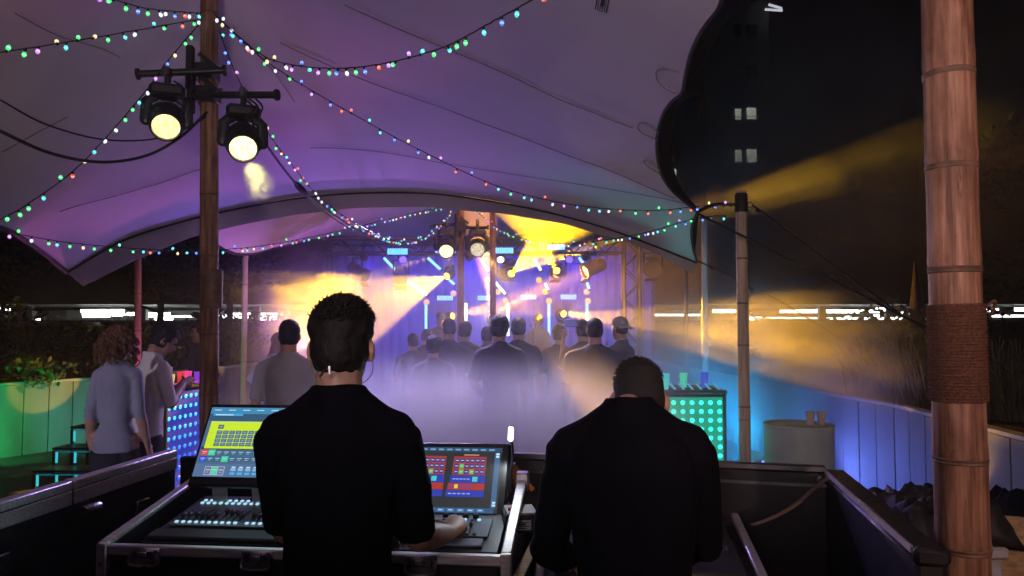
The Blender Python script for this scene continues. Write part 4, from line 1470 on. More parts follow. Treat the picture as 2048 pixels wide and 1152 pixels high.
for k in range(3):
    MB().cyl((bx_ + .3, 13.1, .84), (bx_ + .3 + .2 * math.cos(k * 2.1), 13.1 + .2 * math.sin(k * 2.1), .21), .009, n=6).build('leg', M['zinc'], dr)

# =================================================================== STRING LIGHTS
PAL = [((1.0, .10, .04), 'red'), ((.05, .9, .22), 'green'), ((.06, .22, 1.0), 'blue'), ((1.0, .75, .32), 'warm'), ((.75, .85, 1.0), 'white'), ((.05, .75, .75), 'teal'), ((.65, .25, 1.0), 'violet')]
bulb_me = []
for c, nme in PAL:
    bm_ = MB()
    # tinted glass with a hotter heart where the filament sits
    bm_.lathe([(.006, -.012), (.010, -.02), (.0135, -.03)], 10, caps=False)
    bm_.lathe([(.0125, -.040), (.006, -.050), (.001, -.052)], 10, caps=False)
    bm_.cur = 1
    bm_.lathe([(.0135, -.03), (.0125, -.040)], 10, caps=False)
    sat = tuple(a * .96 + .005 for a in c)
    hot = tuple(a * .75 + .25 for a in c)
    bulb_me.append(bm_.mesh('bulb_' + nme, [glow('bulb_' + nme, sat, 1.3), glow('bulb_heart_' + nme, hot, 1.8)]))
sock_me = MB().lathe([(.0045, .004), (.0085, .002), (.0085, -.016), (.007, -.02)], 8).mesh('socket', [M['cable']])


def string_light(label, pts, seed, gap=.17, r=.0035):
    rnd = random.Random(seed)
    t = thing('string_light', pts[0], label, 'string lights', 'coloured string lights')
    c = crv(pts, 12)
    MB().tube([q + V((0, 0, .004 * noise.noise((i * .8, seed, 0)))) for i, q in enumerate(c)], r, 6).build('cord', M['cable'], t)
    acc = gap * .4
    for i in range(len(c) - 1):
        L = (c[i + 1] - c[i]).length
        while acc < L:
            p = c[i].lerp(c[i + 1], acc / L)
            tilt = rnd.gauss(0, .5) if rnd.random() < .8 else rnd.uniform(2.2, 3.6)
            k = rnd.choices(range(len(PAL)), (2.6, 4.6, 4.2, 2.3, 2.2, 3.4, 1.8))[0]
            m = Matrix.Translation(p + V((0, 0, -.004))) @ Matrix.Rotation(rnd.uniform(0, 6.28), 4, 'Z') @ Matrix.Rotation(tilt, 4, 'X') @ Matrix.Scale(.77, 4)
            b = link('bulb', bulb_me[k], None, t, m)
            s_ = link('socket', sock_me, None)
            s_.parent = b
            acc += gap * .72 * rnd.uniform(.6, 1.4)
        acc -= L
    return t


SL = [
    ('string lights from left edge rising to the main pole top', [(-60, 112, 3.2), (0, 105, 3.4), (190, 75, 4.1), (400, 38, 4.93)], .17),
    ('short string lights at top left running into the main pole', [(190, -14, 3.6), (280, 14, 4.1), (340, 22, 4.5), (402, 26, 4.93)], .17),
    ('string lights sagging right of the main pole and up out of frame', [(428, 26, 4.93), (480, 75, 4.75), (540, 118, 4.55), (640, 136, 4.2), (750, 130, 3.95), (880, 97, 3.6), (980, 46, 3.35), (1078, -8, 3.15)], .125),
    ('long string lights from main pole down to the capped corner pole', [(430, 30, 4.95), (540, 128, 5.2), (700, 225, 5.5), (850, 305, 5.8), (1000, 374, 6.1), (1150, 410, 6.25), (1300, 421, 6.4), (1400, 412, 6.45), (1468, 409, 6.62)], .15),
    ('string lights from main pole slanting down to the left edge', [(404, 42, 4.93), (335, 122, 4.8), (285, 190, 4.7), (165, 325, 4.4), (60, 405, 4.2), (0, 440, 4.1), (-80, 490, 4)], .12),
    ('string lights from main pole down past the right moving head', [(438, 60, 4.97), (475, 155, 5.2), (530, 255, 5.6), (580, 325, 6.1), (640, 395, 6.8), (700, 440, 7.5), (760, 472, 8.1), (810, 485, 8.7)], .13),
    ('string lights hung along the low left hem of the tent', [(0, 460, 5.0), (30, 467, 5.1), (130, 484, 5.5), (270, 497, 6.1), (400, 501, 6.8), (520, 492, 7.4), (640, 470, 8.2), (740, 447, 9), (830, 425, 10), (892, 414, 10.8)], .16),
    ('string lights looping up to the stage light pole from the left', [(735, 455, 8.6), (775, 478, 8.9), (830, 481, 9.4), (870, 460, 10.2), (905, 422, 10.85)], .11),
    ('string lights from stage light pole to the tent corner at right', [(948, 418, 10.85), (1000, 458, 10), (1060, 480, 9.3), (1130, 487, 8.6), (1200, 481, 8), (1290, 465, 7.35), (1390, 437, 6.7), (1452, 431, 6.62)], .13),
]
for i, (lb, pts, gap) in enumerate(SL):
    string_light(lb, [P(*q) for q in pts], 100 + i, gap)


# =================================================================== LED BARS
def led_bar(label, A, B, depth, h, cols, rows, colfn, group, side_right=False):
    """front face from A to B (plan), body behind it"""
    A, B = V((*A, 0)), V((*B, 0))
    d = (B - A)
    L = d.length
    d.normalize()
    nrm = V((d.y, -d.x, 0))          # towards the viewer
    rot = Matrix((d, nrm, V((0, 0, 1)))).transposed()
    t = thing('led_bar', (A + B) / 2, label, 'bar', group)
    mid = (A + B) / 2
    MB().bbox(mid - nrm * (depth / 2) + V((0, 0, h / 2)), (L, depth - .02, h - .02), .01, rot).build('body', M['black'], t)
    MB().bbox(mid - nrm * (depth / 2) + V((0, 0, h + .018)), (L + .05, depth + .05, .034), .006, rot).build('counter_top', M['black'], t)
    MB().box(mid + nrm * .004 + V((0, 0, h / 2)), (L - .03, .006, h - .06), rot).build('diffuser', colfn(None, None), t, False)
    sx, sz = (L - .09) / (cols - 1), (h - .16) / (rows - 1)
    cache = {}
    for i in range(cols):
        for j in range(rows):
            p = A + d * (.045 + sx * i) + V((0, 0, .08 + sz * j)) + nrm * .006
            key = colfn(i / (cols - 1), j / (rows - 1))
            if key not in cache:
                cache[key] = MB().lathe([(.022, 0), (.02, .006), (.011, .012), (.001, .014)], 12, caps=False).mesh('led', [key])
            link('led', cache[key], None, t, frame(p, nrm))
    for q in (A, B):
        MB().bbox(q + nrm * .004 + V((0, 0, h / 2)), (.03, .03, h), .004, rot).build('corner_post', M['black_metal'], t)
    return t, d, nrm


_lc = {}


def led_col(c, s_):
    k = (tuple(round(a, 2) for a in c), round(s_, 2))
    if k not in _lc:
        _lc[k] = glow('led_%d' % len(_lc), k[0], k[1])
    return _lc[k]


def colL(u, v):
    if u is None:
        return led_col((.02, .05, .8), .5)
    f = max(0, min(1, (v - .35) * 1.6 + (.5 - u) * .35))
    f = round(f * 5) / 5
    return led_col((.08 * f, .16 + .72 * f, 1.0 - .12 * f), 1.3)


def colR(u, v):
    if u is None:
        return led_col((.0, .62, .36), .55)
    f = round((u * .6 + (1 - v) * .4) * 4) / 4
    return led_col((.02, .85 - .1 * f, .38 + .42 * f), 2.6)


barL, dL, nL = led_bar('left counter with blue and turquoise light dots, cups on top', (-3.42, 7.35), (-3.27, 8.12), .62, 1.07, 9, 10, colL, 'light dot counters')
for k in range(2):     # framed turquoise side panel
    MB().bbox(V((-3.44 - .16 - .28 * k, 7.345 + .02 * k, .55)), (.24, .012, .9), .004, Matrix.Rotation(-.14, 3, 'Z')).build('side_panel', led_col((.02, .45, .75), .5), barL)
barR, dR, nR = led_bar('right counter with green light dots behind the bent operator', (1.30, 7.0), (2.0, 7.02), .6, 1.07, 8, 12, colR, 'light dot counters')
# slanted clear rods (upturned cup rack) on the right counter
rod = mat('glowing_rod', (.4, .8, .9), .15, emit=(.05, .5, .75), es=.55)  # rods glow by themselves, standing in for light they catch
rk = thing('cup_rack', (1.65, 7.15, 1.105), 'rack of slanted clear rods lying on the green counter', 'rack')
for k in range(6):
    c = P(1348 + 17.5 * k, 776, 7.1)
    MB().cyl(c + V((-.035, .0, .04)), c + V((.035, .02, -.035)), .011, n=8).build('rod', rod, rk)
MB().bbox(V((1.66, 7.14, 1.112)), (.62, .05, .012), .003).build('rail', M['black_metal'], rk)


def cup(label, c, m, h=.115, r=.042, group='plastic cups', liquid=None):
    t = thing('cup', c, label, 'cup', group)
    MB(Matrix.Translation(V(c))).lathe([(r * .68, 0), (r * .98, h - .006), (r * 1.04, h - .004), (r * 1.04, h), (r * .94, h), (r * .64, .006), (.001, .006)], 16, caps=False).build('wall', m, t)
    MB(Matrix.Translation(V(c))).lathe([(r * .66, .012), (r * .66 + (r * .3) * .6, h * .6), (.001, h * .6)], 14).build('drink', liquid or m, t)


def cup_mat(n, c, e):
    return mat(n, c, .3, emit=c, es=e)  # plastic glows in its own colour, standing in for light it catches


zt = 1.106
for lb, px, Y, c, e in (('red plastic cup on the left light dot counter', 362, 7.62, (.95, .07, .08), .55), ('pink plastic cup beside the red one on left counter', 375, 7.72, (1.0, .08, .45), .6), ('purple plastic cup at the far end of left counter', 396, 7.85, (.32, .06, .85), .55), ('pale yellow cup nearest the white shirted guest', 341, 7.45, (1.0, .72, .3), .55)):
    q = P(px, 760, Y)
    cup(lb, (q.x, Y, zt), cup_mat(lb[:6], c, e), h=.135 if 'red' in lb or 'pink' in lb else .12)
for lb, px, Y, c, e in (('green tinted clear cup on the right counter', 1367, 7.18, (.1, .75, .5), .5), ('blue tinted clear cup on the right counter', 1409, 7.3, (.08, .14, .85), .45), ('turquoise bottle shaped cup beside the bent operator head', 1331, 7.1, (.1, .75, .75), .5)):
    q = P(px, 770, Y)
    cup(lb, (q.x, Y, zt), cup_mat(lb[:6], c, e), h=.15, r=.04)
# glowing edge on the left counter
edge = led_col((.9, .1, .5), .6)
MB().bar(V((-3.42, 7.34, 1.128)) + nL * .02, V((-3.27, 8.12, 1.128)) + nL * .02, .012, .01).build('edge_light', edge, barL, False)

# drum table
bc = V((P(1597, 850, 6.7).x, 6.7, 0))
br = thing('drum_table', bc, 'smooth grey green drum table with two paper cups on it', 'table')
drum_m = mat('drum_paint', (.4, .5, .47), .55, var=.12, scale=5, bump=.1, bscale=30)
MB(Matrix.Translation(bc)).lathe([(.292, .0), (.297, .01), (.297, .815)], 48).build('wall', drum_m, br)
MB(Matrix.Translation(bc)).lathe([(.297, .812), (.304, .816), (.306, .826), (.302, .836), (.294, .836), (.290, .828)], 48, caps=False).build('rim', drum_m, br)
MB(Matrix.Translation(bc)).lathe([(.296, .822), (.15, .824), (.001, .824)], 48, caps=False).build('lid', drum_m, br)
MB(Matrix.Translation(bc)).lathe([(.299, .0), (.302, .004), (.302, .03), (.298, .034)], 48, caps=False).build('foot_ring', M['steel'], br)
paper = mat('paper_cup', (.6, .52, .42), .7, var=.08, scale=10)
for lb, px in (('left paper cup on the barrel', 1619), ('right paper cup on the barrel', 1641)):
    q = P(px, 850, 6.62)
    cup(lb, (q.x, 6.6, .838), paper, h=.115, r=.04, group='paper cups on the barrel')

# light-up steps
steps = thing('lit_steps', (-4.6, 8.2, 0), 'black framed see through steps with turquoise light strips', 'steps')
strip_m = glow('turquoise_strip', (.04, .62, .7), .85)
for k in range(4):
    z, y = .20 + .185 * k, 7.75 + .3 * k
    x0, x1 = -4.97 + .01 * k, -4.05
    MB().bbox(((x0 + x1) / 2, y + .15, z), (x1 - x0, .3, .024), .005).build('tread', M['black_metal'], steps)
    for x in (x0 + .015, x1 - .015):
        MB().bbox((x, y + .02, z / 2 - .01), (.03, .03, z - .02), .004).build('post', M['black_metal'], steps)
    for x in (x0 + .05, x0 + .25, x0 + .45, x0 + .65):
        MB().box((x, y + .005, z - .09), (.022, .01, .12)).build('light_strip', strip_m, steps, False)
    MB().box(((x0 + x1) / 2, y - .003, z - .03), (x1 - x0 - .1, .008, .008)).build('edge_strip', led_col((.0, .3, .5), .5), steps, False)

# =================================================================== CONTROL DESKS
# -- left black lid wall with aluminium edging
lw = thing('case_wall', (-1.6, 2.9, 0), 'black flight case lid forming the left wall of the desk', 'flight case', 'flight case walls')
a, b = V((-1.69, 2.15, 0)), V((-1.555, 3.42, 0))
d_ = (b - a).normalized()
n_ = V((-d_.y, d_.x, 0))
Lw = (b - a).length
rw = Matrix((d_, n_, V((0, 0, 1)))).transposed()
MB().bbox((a + b) / 2 + V((0, 0, .57)), (Lw, .035, 1.10), .004, rw).build('panel', M['black'], lw)
for s_, seg in ((0, (0, .46)), (1, (.47, 1.0))):
    p0, p1 = a + d_ * (Lw * seg[0]), a + d_ * (Lw * seg[1])
    MB().bar(p0 + V((0, 0, 1.135)), p1 + V((0, 0, 1.135)), .05, .032, bev=.004).build('edge_rail', M['alu'], lw)
    MB().bar(p0 + V((0, 0, 1.09)) - n_ * .021, p1 + V((0, 0, 1.09)) - n_ * .021, .006, .05, bev=.001).build('edge_flange', M['alu'], lw)
MB(frame(a + d_ * (Lw * .53) - n_ * .035 + V((0, 0, 1.03)), d_)).lathe([(.018, -.045), (.021, -.04), (.021, .04), (.018, .045)], 14).build('catch', M['zinc'], lw)
for q in (.2, .8):
    MB().bbox(a + d_ * (Lw * q) - n_ * .024 + V((0, 0, .95)), (.09, .012, .07), .004, rw).build('hinge', M['steel'], lw)
# front of the enclosure on the left (dark, behind the monitor)
fw = thing('case_wall', (-.8, 3.42, 0), 'black flight case lid behind the left screen', 'flight case', 'flight case walls')
MB().bbox((-.79, 3.44, .55), (1.46, .035, 1.08), .004).build('panel', M['black'], fw)
MB().bar((-1.52, 3.44, 1.1), (-.06, 3.44, 1.1), .045, .03, bev=.004).build('edge_rail', M['black_metal'], fw)

# -- right lid: back wall and right wall
rwk = thing('case_wall', (.6, 3.2, 0), 'black flight case lid behind the bent operator', 'flight case', 'flight case walls')
a, b = V((-.02, 3.34, 0)), V((1.265, 3.02, 0))
d_ = (b - a).normalized()
n_ = V((-d_.y, d_.x, 0))
Lw = (b - a).length
rw = Matrix((d_, n_, V((0, 0, 1)))).transposed()
MB().bbox((a + b) / 2 + V((0, 0, .565)), (Lw, .03, 1.12), .004, rw).build('panel', M['black'], rwk)
MB().bar(a + V((0, 0, 1.14)), b + V((0, 0, 1.14)), .04, .024, bev=.003).build('edge_rail', M['steel'], rwk)
MB().bar(a + V((0, 0, 1.075)) - n_ * .018, b + V((0, 0, 1.075)) - n_ * .018, .006, .012).build('edge_flange', M['steel'], rwk)
MB(frame(P(1638, 958, 2.98), (0, -1, 0))).lathe([(.012, 0), (.011, .006), (.001, .008)], 12, caps=False).build('rivet', M['zinc'], rwk)
rr_ = thing('case_wall', (1.15, 2.5, 0), 'black flight case side wall sloping toward the camera on the right', 'flight case', 'flight case walls')
a, b = V((1.275, 3.03, 0)), V((1.06, 1.96, 0))
d_ = (b - a).normalized()
n_ = V((-d_.y, d_.x, 0))
Lw = (b - a).length
rw = Matrix((d_, n_, V((0, 0, 1)))).transposed()
MB().bbox((a + b) / 2 + n_ * .03 + V((0, 0, .56)), (Lw, .075, 1.10), .012, rw).build('panel', M['black'], rr_)
for s0, s1 in ((0, .5), (.51, .985)):
    MB().bar(a + d_ * (Lw * s0) + n_ * .03 + V((0, 0, 1.126)), a + d_ * (Lw * s1) + n_ * .03 + V((0, 0, 1.126)), .075, .022, bev=.006).build('edge_rail', M['black_metal'], rr_)
    MB().bar(a + d_ * (Lw * s0) - n_ * .011 + V((0, 0, 1.13)), a + d_ * (Lw * s1) - n_ * .011 + V((0, 0, 1.13)), .007, .018).build('edge_lip', M['alu'], rr_)
MB().bbox(b + n_ * .03 + d_ * .004 + V((0, 0, 1.12)), (.03, .09, .05), .012, rw).build('corner_cap', M['black_metal'], rr_)
# lid stay straps
strap_m = mat('tan_webbing', (.16, .1, .05), .8, var=.2, scale=60, bump=.3, bscale=200)
strap_o = mat('orange_webbing', (.55, .22, .06), .8, var=.2, scale=60)
ls = thing('lid_strap', P(1652, 955, 2.95), 'tan webbing stay strap slanting inside the right case wall', 'strap', 'case lid straps')
MB().tube(crv([P(1655, 957, 2.93), P(1630, 975, 2.88), P(1590, 1010, 2.8), P(1545, 1035, 2.72), P(1505, 1050, 2.65)], 5), [(.012, .002)] * 21, 6).build('webbing', strap_m, ls)
for lb, q in (('upright orange webbing strap left of the bent operator', [P(1026, 932, 3.0), P(1031, 960, 2.95), P(1036, 985, 2.88), P(1038, 1012, 2.8)]), ('slanting orange webbing strap left of the bent operator', [P(1027, 930, 3.02), P(1040, 948, 3.03), P(1052, 964, 3.04), P(1066, 980, 3.05)])):
    ls = thing('lid_strap', q[0], lb, 'strap', 'case lid straps')
    MB().tube(crv(q, 4), [(.010, .002)] * 13, 6, up=(0, 1, 0)).build('webbing', strap_o, ls)
    MB().bbox(q[0], (.025, .012, .02), .003).build('buckle', M['zinc'], ls)

# -- left console flight case (rotated frame)
FL, FR = V((-1.285, 2.35, 0)), V((-.005, 2.23, 0))
ex = (FR - FL).normalized()
ey = V((-ex.y, ex.x, 0))
CM = Matrix((ex, ey, V((0, 0, 1)))).transposed().to_4x4()
CM.translation = FL
WC = (FR - FL).length
DC = .62
zt0, zt1 = .885, 1.03
cc = thing('console_case', CM @ V((WC / 2, .3, 0)), 'black flight case with aluminium edges holding the lighting console', 'flight case')
MB(CM).bbox((WC / 2, .014, (zt0 + zt1) / 2), (WC - .02, .02, zt1 - zt0 - .01), .002).build('front_panel', M['black'], cc)
MB(CM).bbox((WC / 2, DC / 2, zt0 + .012), (WC - .03, DC, .02), .002).build('tray', M['black'], cc)
for x in (.012, WC - .012):
    s_ = MB(CM)
    s_.add([V(p) for p in ((x - .01, 0.02, zt0), (x + .01, 0.02, zt0), (x + .01, DC, zt0), (x - .01, DC, zt0), (x - .01, 0.02, zt1), (x + .01, 0.02, zt1), (x + .01, DC, zt1 + .1), (x - .01, DC, zt1 + .1))], [(0, 3, 2, 1), (4, 5, 6, 7), (0, 1, 5, 4), (2, 3, 7, 6), (1, 2, 6, 5), (3, 0, 4, 7)])
    s_.build('side_panel', M['black'], cc, False)
    MB(CM).bar((x, .0, zt1 + .008), (x, DC - .02, zt1 + .104), .034, .018, bev=.004).build('side_rail', M['alu'], cc)
    MB(CM).bbox((x, DC - .02, zt1 + .10), (.05, .05, .07), .006).build('hinge_block', M['alu'], cc)
MB(CM).bar((0, 0, zt1 - .008), (WC, 0, zt1 - .008), .03, .03, bev=.004).build('front_rail', M['alu'], cc)
MB(CM).bar((.02, -.002, zt0 + .002), (WC - .02, -.002, zt0 + .002), .03, .03, bev=.004).build('front_rail', M['alu'], cc)
for x in (.012, WC - .012):
    MB(CM).bbox((x, -.004, (zt0 + zt1) / 2), (.034, .03, zt1 - zt0 + .03), .004).build('corner_rail', M['alu'], cc)
    MB(CM).ell((x, -.006, zt0 - .006), (.034, .032, .032), nu=14, nv=8).build('ball_corner', M['zinc'], cc)
    for z_ in (.94, .98):
        MB(CM @ Matrix.Translation((x, -.0195, z_)) @ Matrix.Rotation(R(90), 4, 'X')).lathe([(.006, 0), (.005, .003), (.001, .004)], 10, caps=False).build('rivet', M['steel'], cc)
for x in (.18, .35, .53, .66, .8, .95, 1.1):
    MB(CM @ Matrix.Translation((x, -.017, zt0 + .002)) @ Matrix.Rotation(R(90), 4, 'X')).lathe([(.005, 0), (.004, .002), (.001, .003)], 10, caps=False).build('rivet', M['black_metal'], cc)
for x in (.155, .515, 1.02):
    lt = MB(CM)
    lt.bbox((x, -.018, zt1 - .022), (.10, .012, .055), .008)
    lo_ = lt.build('butterfly_latch', M['zinc'], cc)
    MB(CM).bbox((x, -.027, zt1 - .013), (.072, .008, .026), .008).build('latch_dish', M['steel'], lo_)
    MB(CM).tube(crv([(x - .04, -.027, zt1 - .012), (x - .045, -.03, zt1 - .036), (x - .03, -.032, zt1 - .047), (x + .03, -.032, zt1 - .047), (x + .045, -.03, zt1 - .036), (x + .04, -.027, zt1 - .012)], 4), .004, 7).build('latch_bail', M['zinc'], lo_)
    MB(CM).bbox((x, -.034, zt1 - .012), (.03, .006, .014), .002).build('latch_key', M['zinc'], lo_)
# lower rack under it
lr = thing('rack_case', CM @ V((WC / 2, .3, 0)), 'black rack case standing under the console case', 'flight case')
MB(CM).bbox((WC / 2, .32, .42), (WC - .1, .58, .84), .01).build('body', M['black'], lr)
MB(CM).bar((.06, .03, .84), (WC - .06, .03, .84), .03, .03, bev=.004).build('edge_rail', M['alu'], lr)
MB(CM).bar((.06, .03, .02), (WC - .06, .03, .02), .03, .03, bev=.004).build('edge_rail', M['alu'], lr)

# -- lighting console (wedge body, faders, keys, screen on the right)
con = thing('lighting_console', CM @ V((WC / 2, .3, 0)), 'lighting control console with rows of faders and a tilted touch screen', 'console')
tilt = .13
def CS(x, y, z=0.0):
    """point on the console top: x along, y back, z proud of the face"""
    return CM @ V((x, y, zt1 - .008 + (y - .1) * tilt + z))
wb = MB()
vs_ = []
for x in (.075, WC - .05):
    for y, z in ((.09, zt0 + .03), (.09, zt1 - .012), (.50, zt1 - .008 + .40 * tilt), (.50, zt0 + .03)):
        vs_.append(CM @ V((x, y, z)))
wb.add(vs_, [(0, 1, 2, 3), (4, 7, 6, 5), (0, 4, 5, 1), (1, 5, 6, 2), (2, 6, 7, 3), (3, 7, 4, 0)])
wb.build('body', mat('console_shell', (.035, .037, .042), .42, var=.2, scale=20), con, False)
cface = mat('console_face', (.10, .115, .14), .4, var=.15, scale=12)
tr = Matrix.Rotation(math.atan(tilt), 4, 'X')
def cbox(x, y, z, sx, sy, sz, bev=.002):
    m = MB(Matrix.Translation(CS(x, y, z)) @ CM.to_3x3().to_4x4() @ tr)
    m.bbox((0, 0, 0), (sx, sy, sz), bev)
    return m
cbox(.33, .345, .003, .47, .27, .006).build('face_plate', cface, con)
cbox(.36, .135, .004, .56, .07, .016, .006).build('wrist_rest', mat('wrist_rest', (.03, .032, .034), .6), con)
# shared small pieces
slot_me = MB().bbox((0, 0, 0), (.004, .085, .003), .0008).mesh('fader_slot', [M['rubber']])
cap_me = MB().bbox((0, 0, .008), (.012, .02, .015), .003).bbox((0, 0, .0165), (.011, .002, .002), .0005).mesh('fader', [mat('fader_cap', (.05, .055, .065), .4)])
key_me = MB().bbox((0, 0, .003), (.012, .012, .006), .002).mesh('key', [glow('lit_key', (.45, .8, 1.0), .95)])
key2_me = MB().bbox((0, 0, .003), (.012, .012, .006), .002).mesh('key', [mat('dark_key', (.06, .065, .075), .5)])
def cput(name, me, x, y, z):
    return link(name, me, None, con, Matrix.Translation(CS(x, y, z)) @ CM.to_3x3().to_4x4() @ tr)
rf_ = random.Random(4)
for bank, x0, n in ((0, .115, 10), (1, .365, 8)):
    for k in range(n):
        x = x0 + .0232 * k
        cput('fader_slot', slot_me, x, .30, .0065)
        cput('fader', cap_me, x, .275 + .05 * rf_.random() ** 2, .007)
        cput('key', key_me, x, .232, .006)
        cput('key', key_me, x, .405, .006)
        cput('key', key_me, x, .430, .006)
        if k % 2:
            cput('key', key2_me, x, .455, .006)
# right section: keypad, trackpad plate, encoders
cbox(1.10, .255, .004, .19, .15, .006).build('face_plate', cface, con)
cbox(1.105, .14, .004, .16, .055, .006, .003).build('trackpad', mat('trackpad', (.2, .25, .33), .35), con)
for k in range(4):
    cput('fader_slot', slot_me, 1.04 + .03 * k, .245, .0075)
    cput('fader', cap_me, 1.04 + .03 * k, .225 + .05 * rf_.random(), .008)
for k in range(6):
    cput('key', key_me if k % 2 else key2_me, 1.03 + .024 * k, .305, .008)
    cput('key', key2_me, 1.03 + .024 * k, .19, .008)
enc_me = MB().lathe([(.011, 0), (.010, .014), (.008, .016), (.001, .016)], 14).mesh('encoder', [M['rubber']])
for k in range(4):
    cput('encoder', enc_me, 1.03 + .035 * k, .335, .004)
cbox(.86, .25, .004, .2, .22, .006).build('face_plate', cface, con)
for i in range(6):
    for j in range(4):
        cput('key', key_me if (i * 3 + j) % 4 == 0 else key2_me, .79 + .026 * i, .19 + .035 * j, .008)


# screens ---------------------------------------------------------------
UI = {}
def uim(c, s_=1.0):
    k = (c, s_)
    if k not in UI:
        UI[k] = glow('screen_%d' % len(UI), c, s_, sample=False, base=(.01, .01, .01))
    return UI[k]


class Screen:
    """flat display drawn from thin coloured rectangles; u right, v up, both 0..1"""
    def __init__(s, M_, w_, h):
        s.M, s.w, s.h = M_, w_, h
        s.rects = []

    def r(s, u0, v0, u1, v1, c, e=1.0):
        s.rects.append((u0, v0, u1, v1, c, e))

    def build(s, parent, name='display'):
        mats, idx = [], {}
        mb = MB(s.M)
        for i, (u0, v0, u1, v1, c, e) in enumerate(s.rects):
            m = uim(c, e)
            if m.name not in idx:
                idx[m.name] = len(mats)
                mats.append(m)
            mb.cur = idx[m.name]
            z = .0012 + .000016 * i
            mb.quad(((u0 - .5) * s.w, (v0 - .5) * s.h, z), ((u1 - .5) * s.w, (v0 - .5) * s.h, z), ((u1 - .5) * s.w, (v1 - .5) * s.h, z), ((u0 - .5) * s.w, (v1 - .5) * s.h, z))
        return mb.build(name, mats, parent, False)


# left monitor
def plane_mat(c, xdir, lean):
    """matrix of a screen: local x = xdir, local y leaning back by lean from vertical, z towards viewer"""
    x = V(xdir).normalized()
    back = V((-x.y, x.x, 0))
    y = (V((0, 0, 1)) * math.cos(lean) + back * math.sin(lean)).normalized()
    z = x.cross(y)
    m = Matrix((x, y, z)).transposed().to_4x4()
    m.translation = V(c)
    return m


BL = P(384, 953, 2.74)
mw, mh = .47, .275
lean = R(31)
pm = plane_mat((0, 0, 0), ex, lean)
ctr = BL + pm.to_3x3() @ V((mw / 2, mh / 2, 0))
pm = plane_mat(ctr, ex, lean)
mon = thing('monitor', (ctr.x, ctr.y, 1.03), 'tilted touch screen monitor with yellow green window, left of the operator', 'monitor')
MB(pm).bbox((.0, -.008, -.017), (mw + .024, mh + .05, .03), .005).build('housing', M['black_metal'], mon)
MB(pm).box((0, 0, -.0008), (mw, mh, .003)).build('glass', M['dark_glass'], mon, False)
sc_ = Screen(pm, mw, mh)
BG = (.085, .16, .26)
sc_.r(0, 0, 1, 1, BG, .9)
sc_.r(0, .90, 1, 1, (.06, .28, .52), .9)
sc_.r(0, .80, 1, .905, (.04, .11, .2), .9)
sc_.r(.005, .385, 1, .415, (.02, .035, .06), .9)
sc_.r(.03, .395, .96, .79, (.6, .82, .03), 1.0)
sc_.r(0, .0, 1, .18, (.10, .19, .36), .9)
for k in range(8):
    sc_.r(.03 + .12 * k, .955, .09 + .12 * k, .965, (.6, .9, 1.0), 1.0)
sc_.r(.03, .875, .28, .905, (.05, .4, .75), 1.0)
sc_.r(.05, .883, .2, .893, (.8, .95, 1), 1.0)
sc_.r(.03, .775, .96, .79, (.6, .8, .2), 1.0)
def ubut(x, y, w_, h, c, e=.9, txt=(.55, .8, .95)):
    sc_.r(x, y, x + w_, y + h, c, e)
    sc_.r(x + w_ * .15, y + h * .55, x + w_ * .85, y + h * .68, txt, .8)
    sc_.r(x + w_ * .25, y + h * .25, x + w_ * .7, y + h * .36, txt, .6)
ubut(.10, .68, .046, .06, (.05, .12, .2))
for i in range(7):
    for j in range(4):
        ubut(.10 + .053 * i, .43 + .058 * j, .046, .05, (.05, .13, .24))
for i in range(16):
    for j in range(2):
        c = (.05, .14, .27)
        if (i, j) == (0, 1):
            c = (.85, .05, .05)
        elif (i, j) in ((1, 1), (3, 0)):
            c = (.05, .75, .4)
        elif (i, j) == (0, 0):
            c = (.03, .07, .8)
        ubut(.02 + .06 * i, .205 + .09 * j, .055, .08, c)
sc_.r(.09, .02, .25, .14, (.75, .55, .85), .8)
for k, c in enumerate(((.12, .2, .33), (.05, .75, .4), (.12, .2, .33))):
    ubut(.095 + .052 * k, .027, .046, .105, c)
for k in range(9):
    sc_.r(.30 + .06 * k, .03, .34 + .06 * k, .06, (.1, .5, .95), .9)
    sc_.r(.30 + .06 * k, .08, .34 + .06 * k, .12, (.25, .55, .9), .9)
    sc_.r(.305 + .06 * k, .125, .335 + .06 * k, .14, (.7, .9, 1), .9)
sc_.build(mon)
def screen_glow(parent, m, w_, h, e, col):
    l = bpy.data.lights.new('screen_glow', 'AREA')
    l.shape = 'RECTANGLE'
    l.size, l.size_y = w_, h
    l.energy = e
    l.color = col
    o = bpy.data.objects.new('screen_glow', l)
    COL.objects.link(o)
    attach(o, parent, m @ Matrix.Translation((0, 0, .004)) @ Matrix.Rotation(math.pi, 4, 'X'))


screen_glow(mon, pm, mw, mh, .55, (.55, .85, 1.0))
bt = MB(pm)
bt.box((.09, -mh / 2 - .019, -.0012), (.035, .006, .0012))
bt.build('maker_plate', mat('pale_print', (.4, .42, .45), .5), mon, False)
MB(pm).ell((mw * .30, mh / 2 + .007, .0), (.003, .003, .003), nu=8, nv=6).build('camera_light', glow('tiny_teal', (.1, .9, .9), 3), mon)
# foot of the monitor
for x in (-.13, .02):
    q = pm @ V((x, -mh / 2 - .03, -.02))
    MB().bar(q, V((q.x, q.y + .02, 1.04)), .05, .012).build('stand_leg', M['alu'], mon)
MB().bbox(V((ctr.x - .05, ctr.y - .02, 1.035)), (.34, .16, .014), .004).build('stand_foot', M['black_metal'], mon)

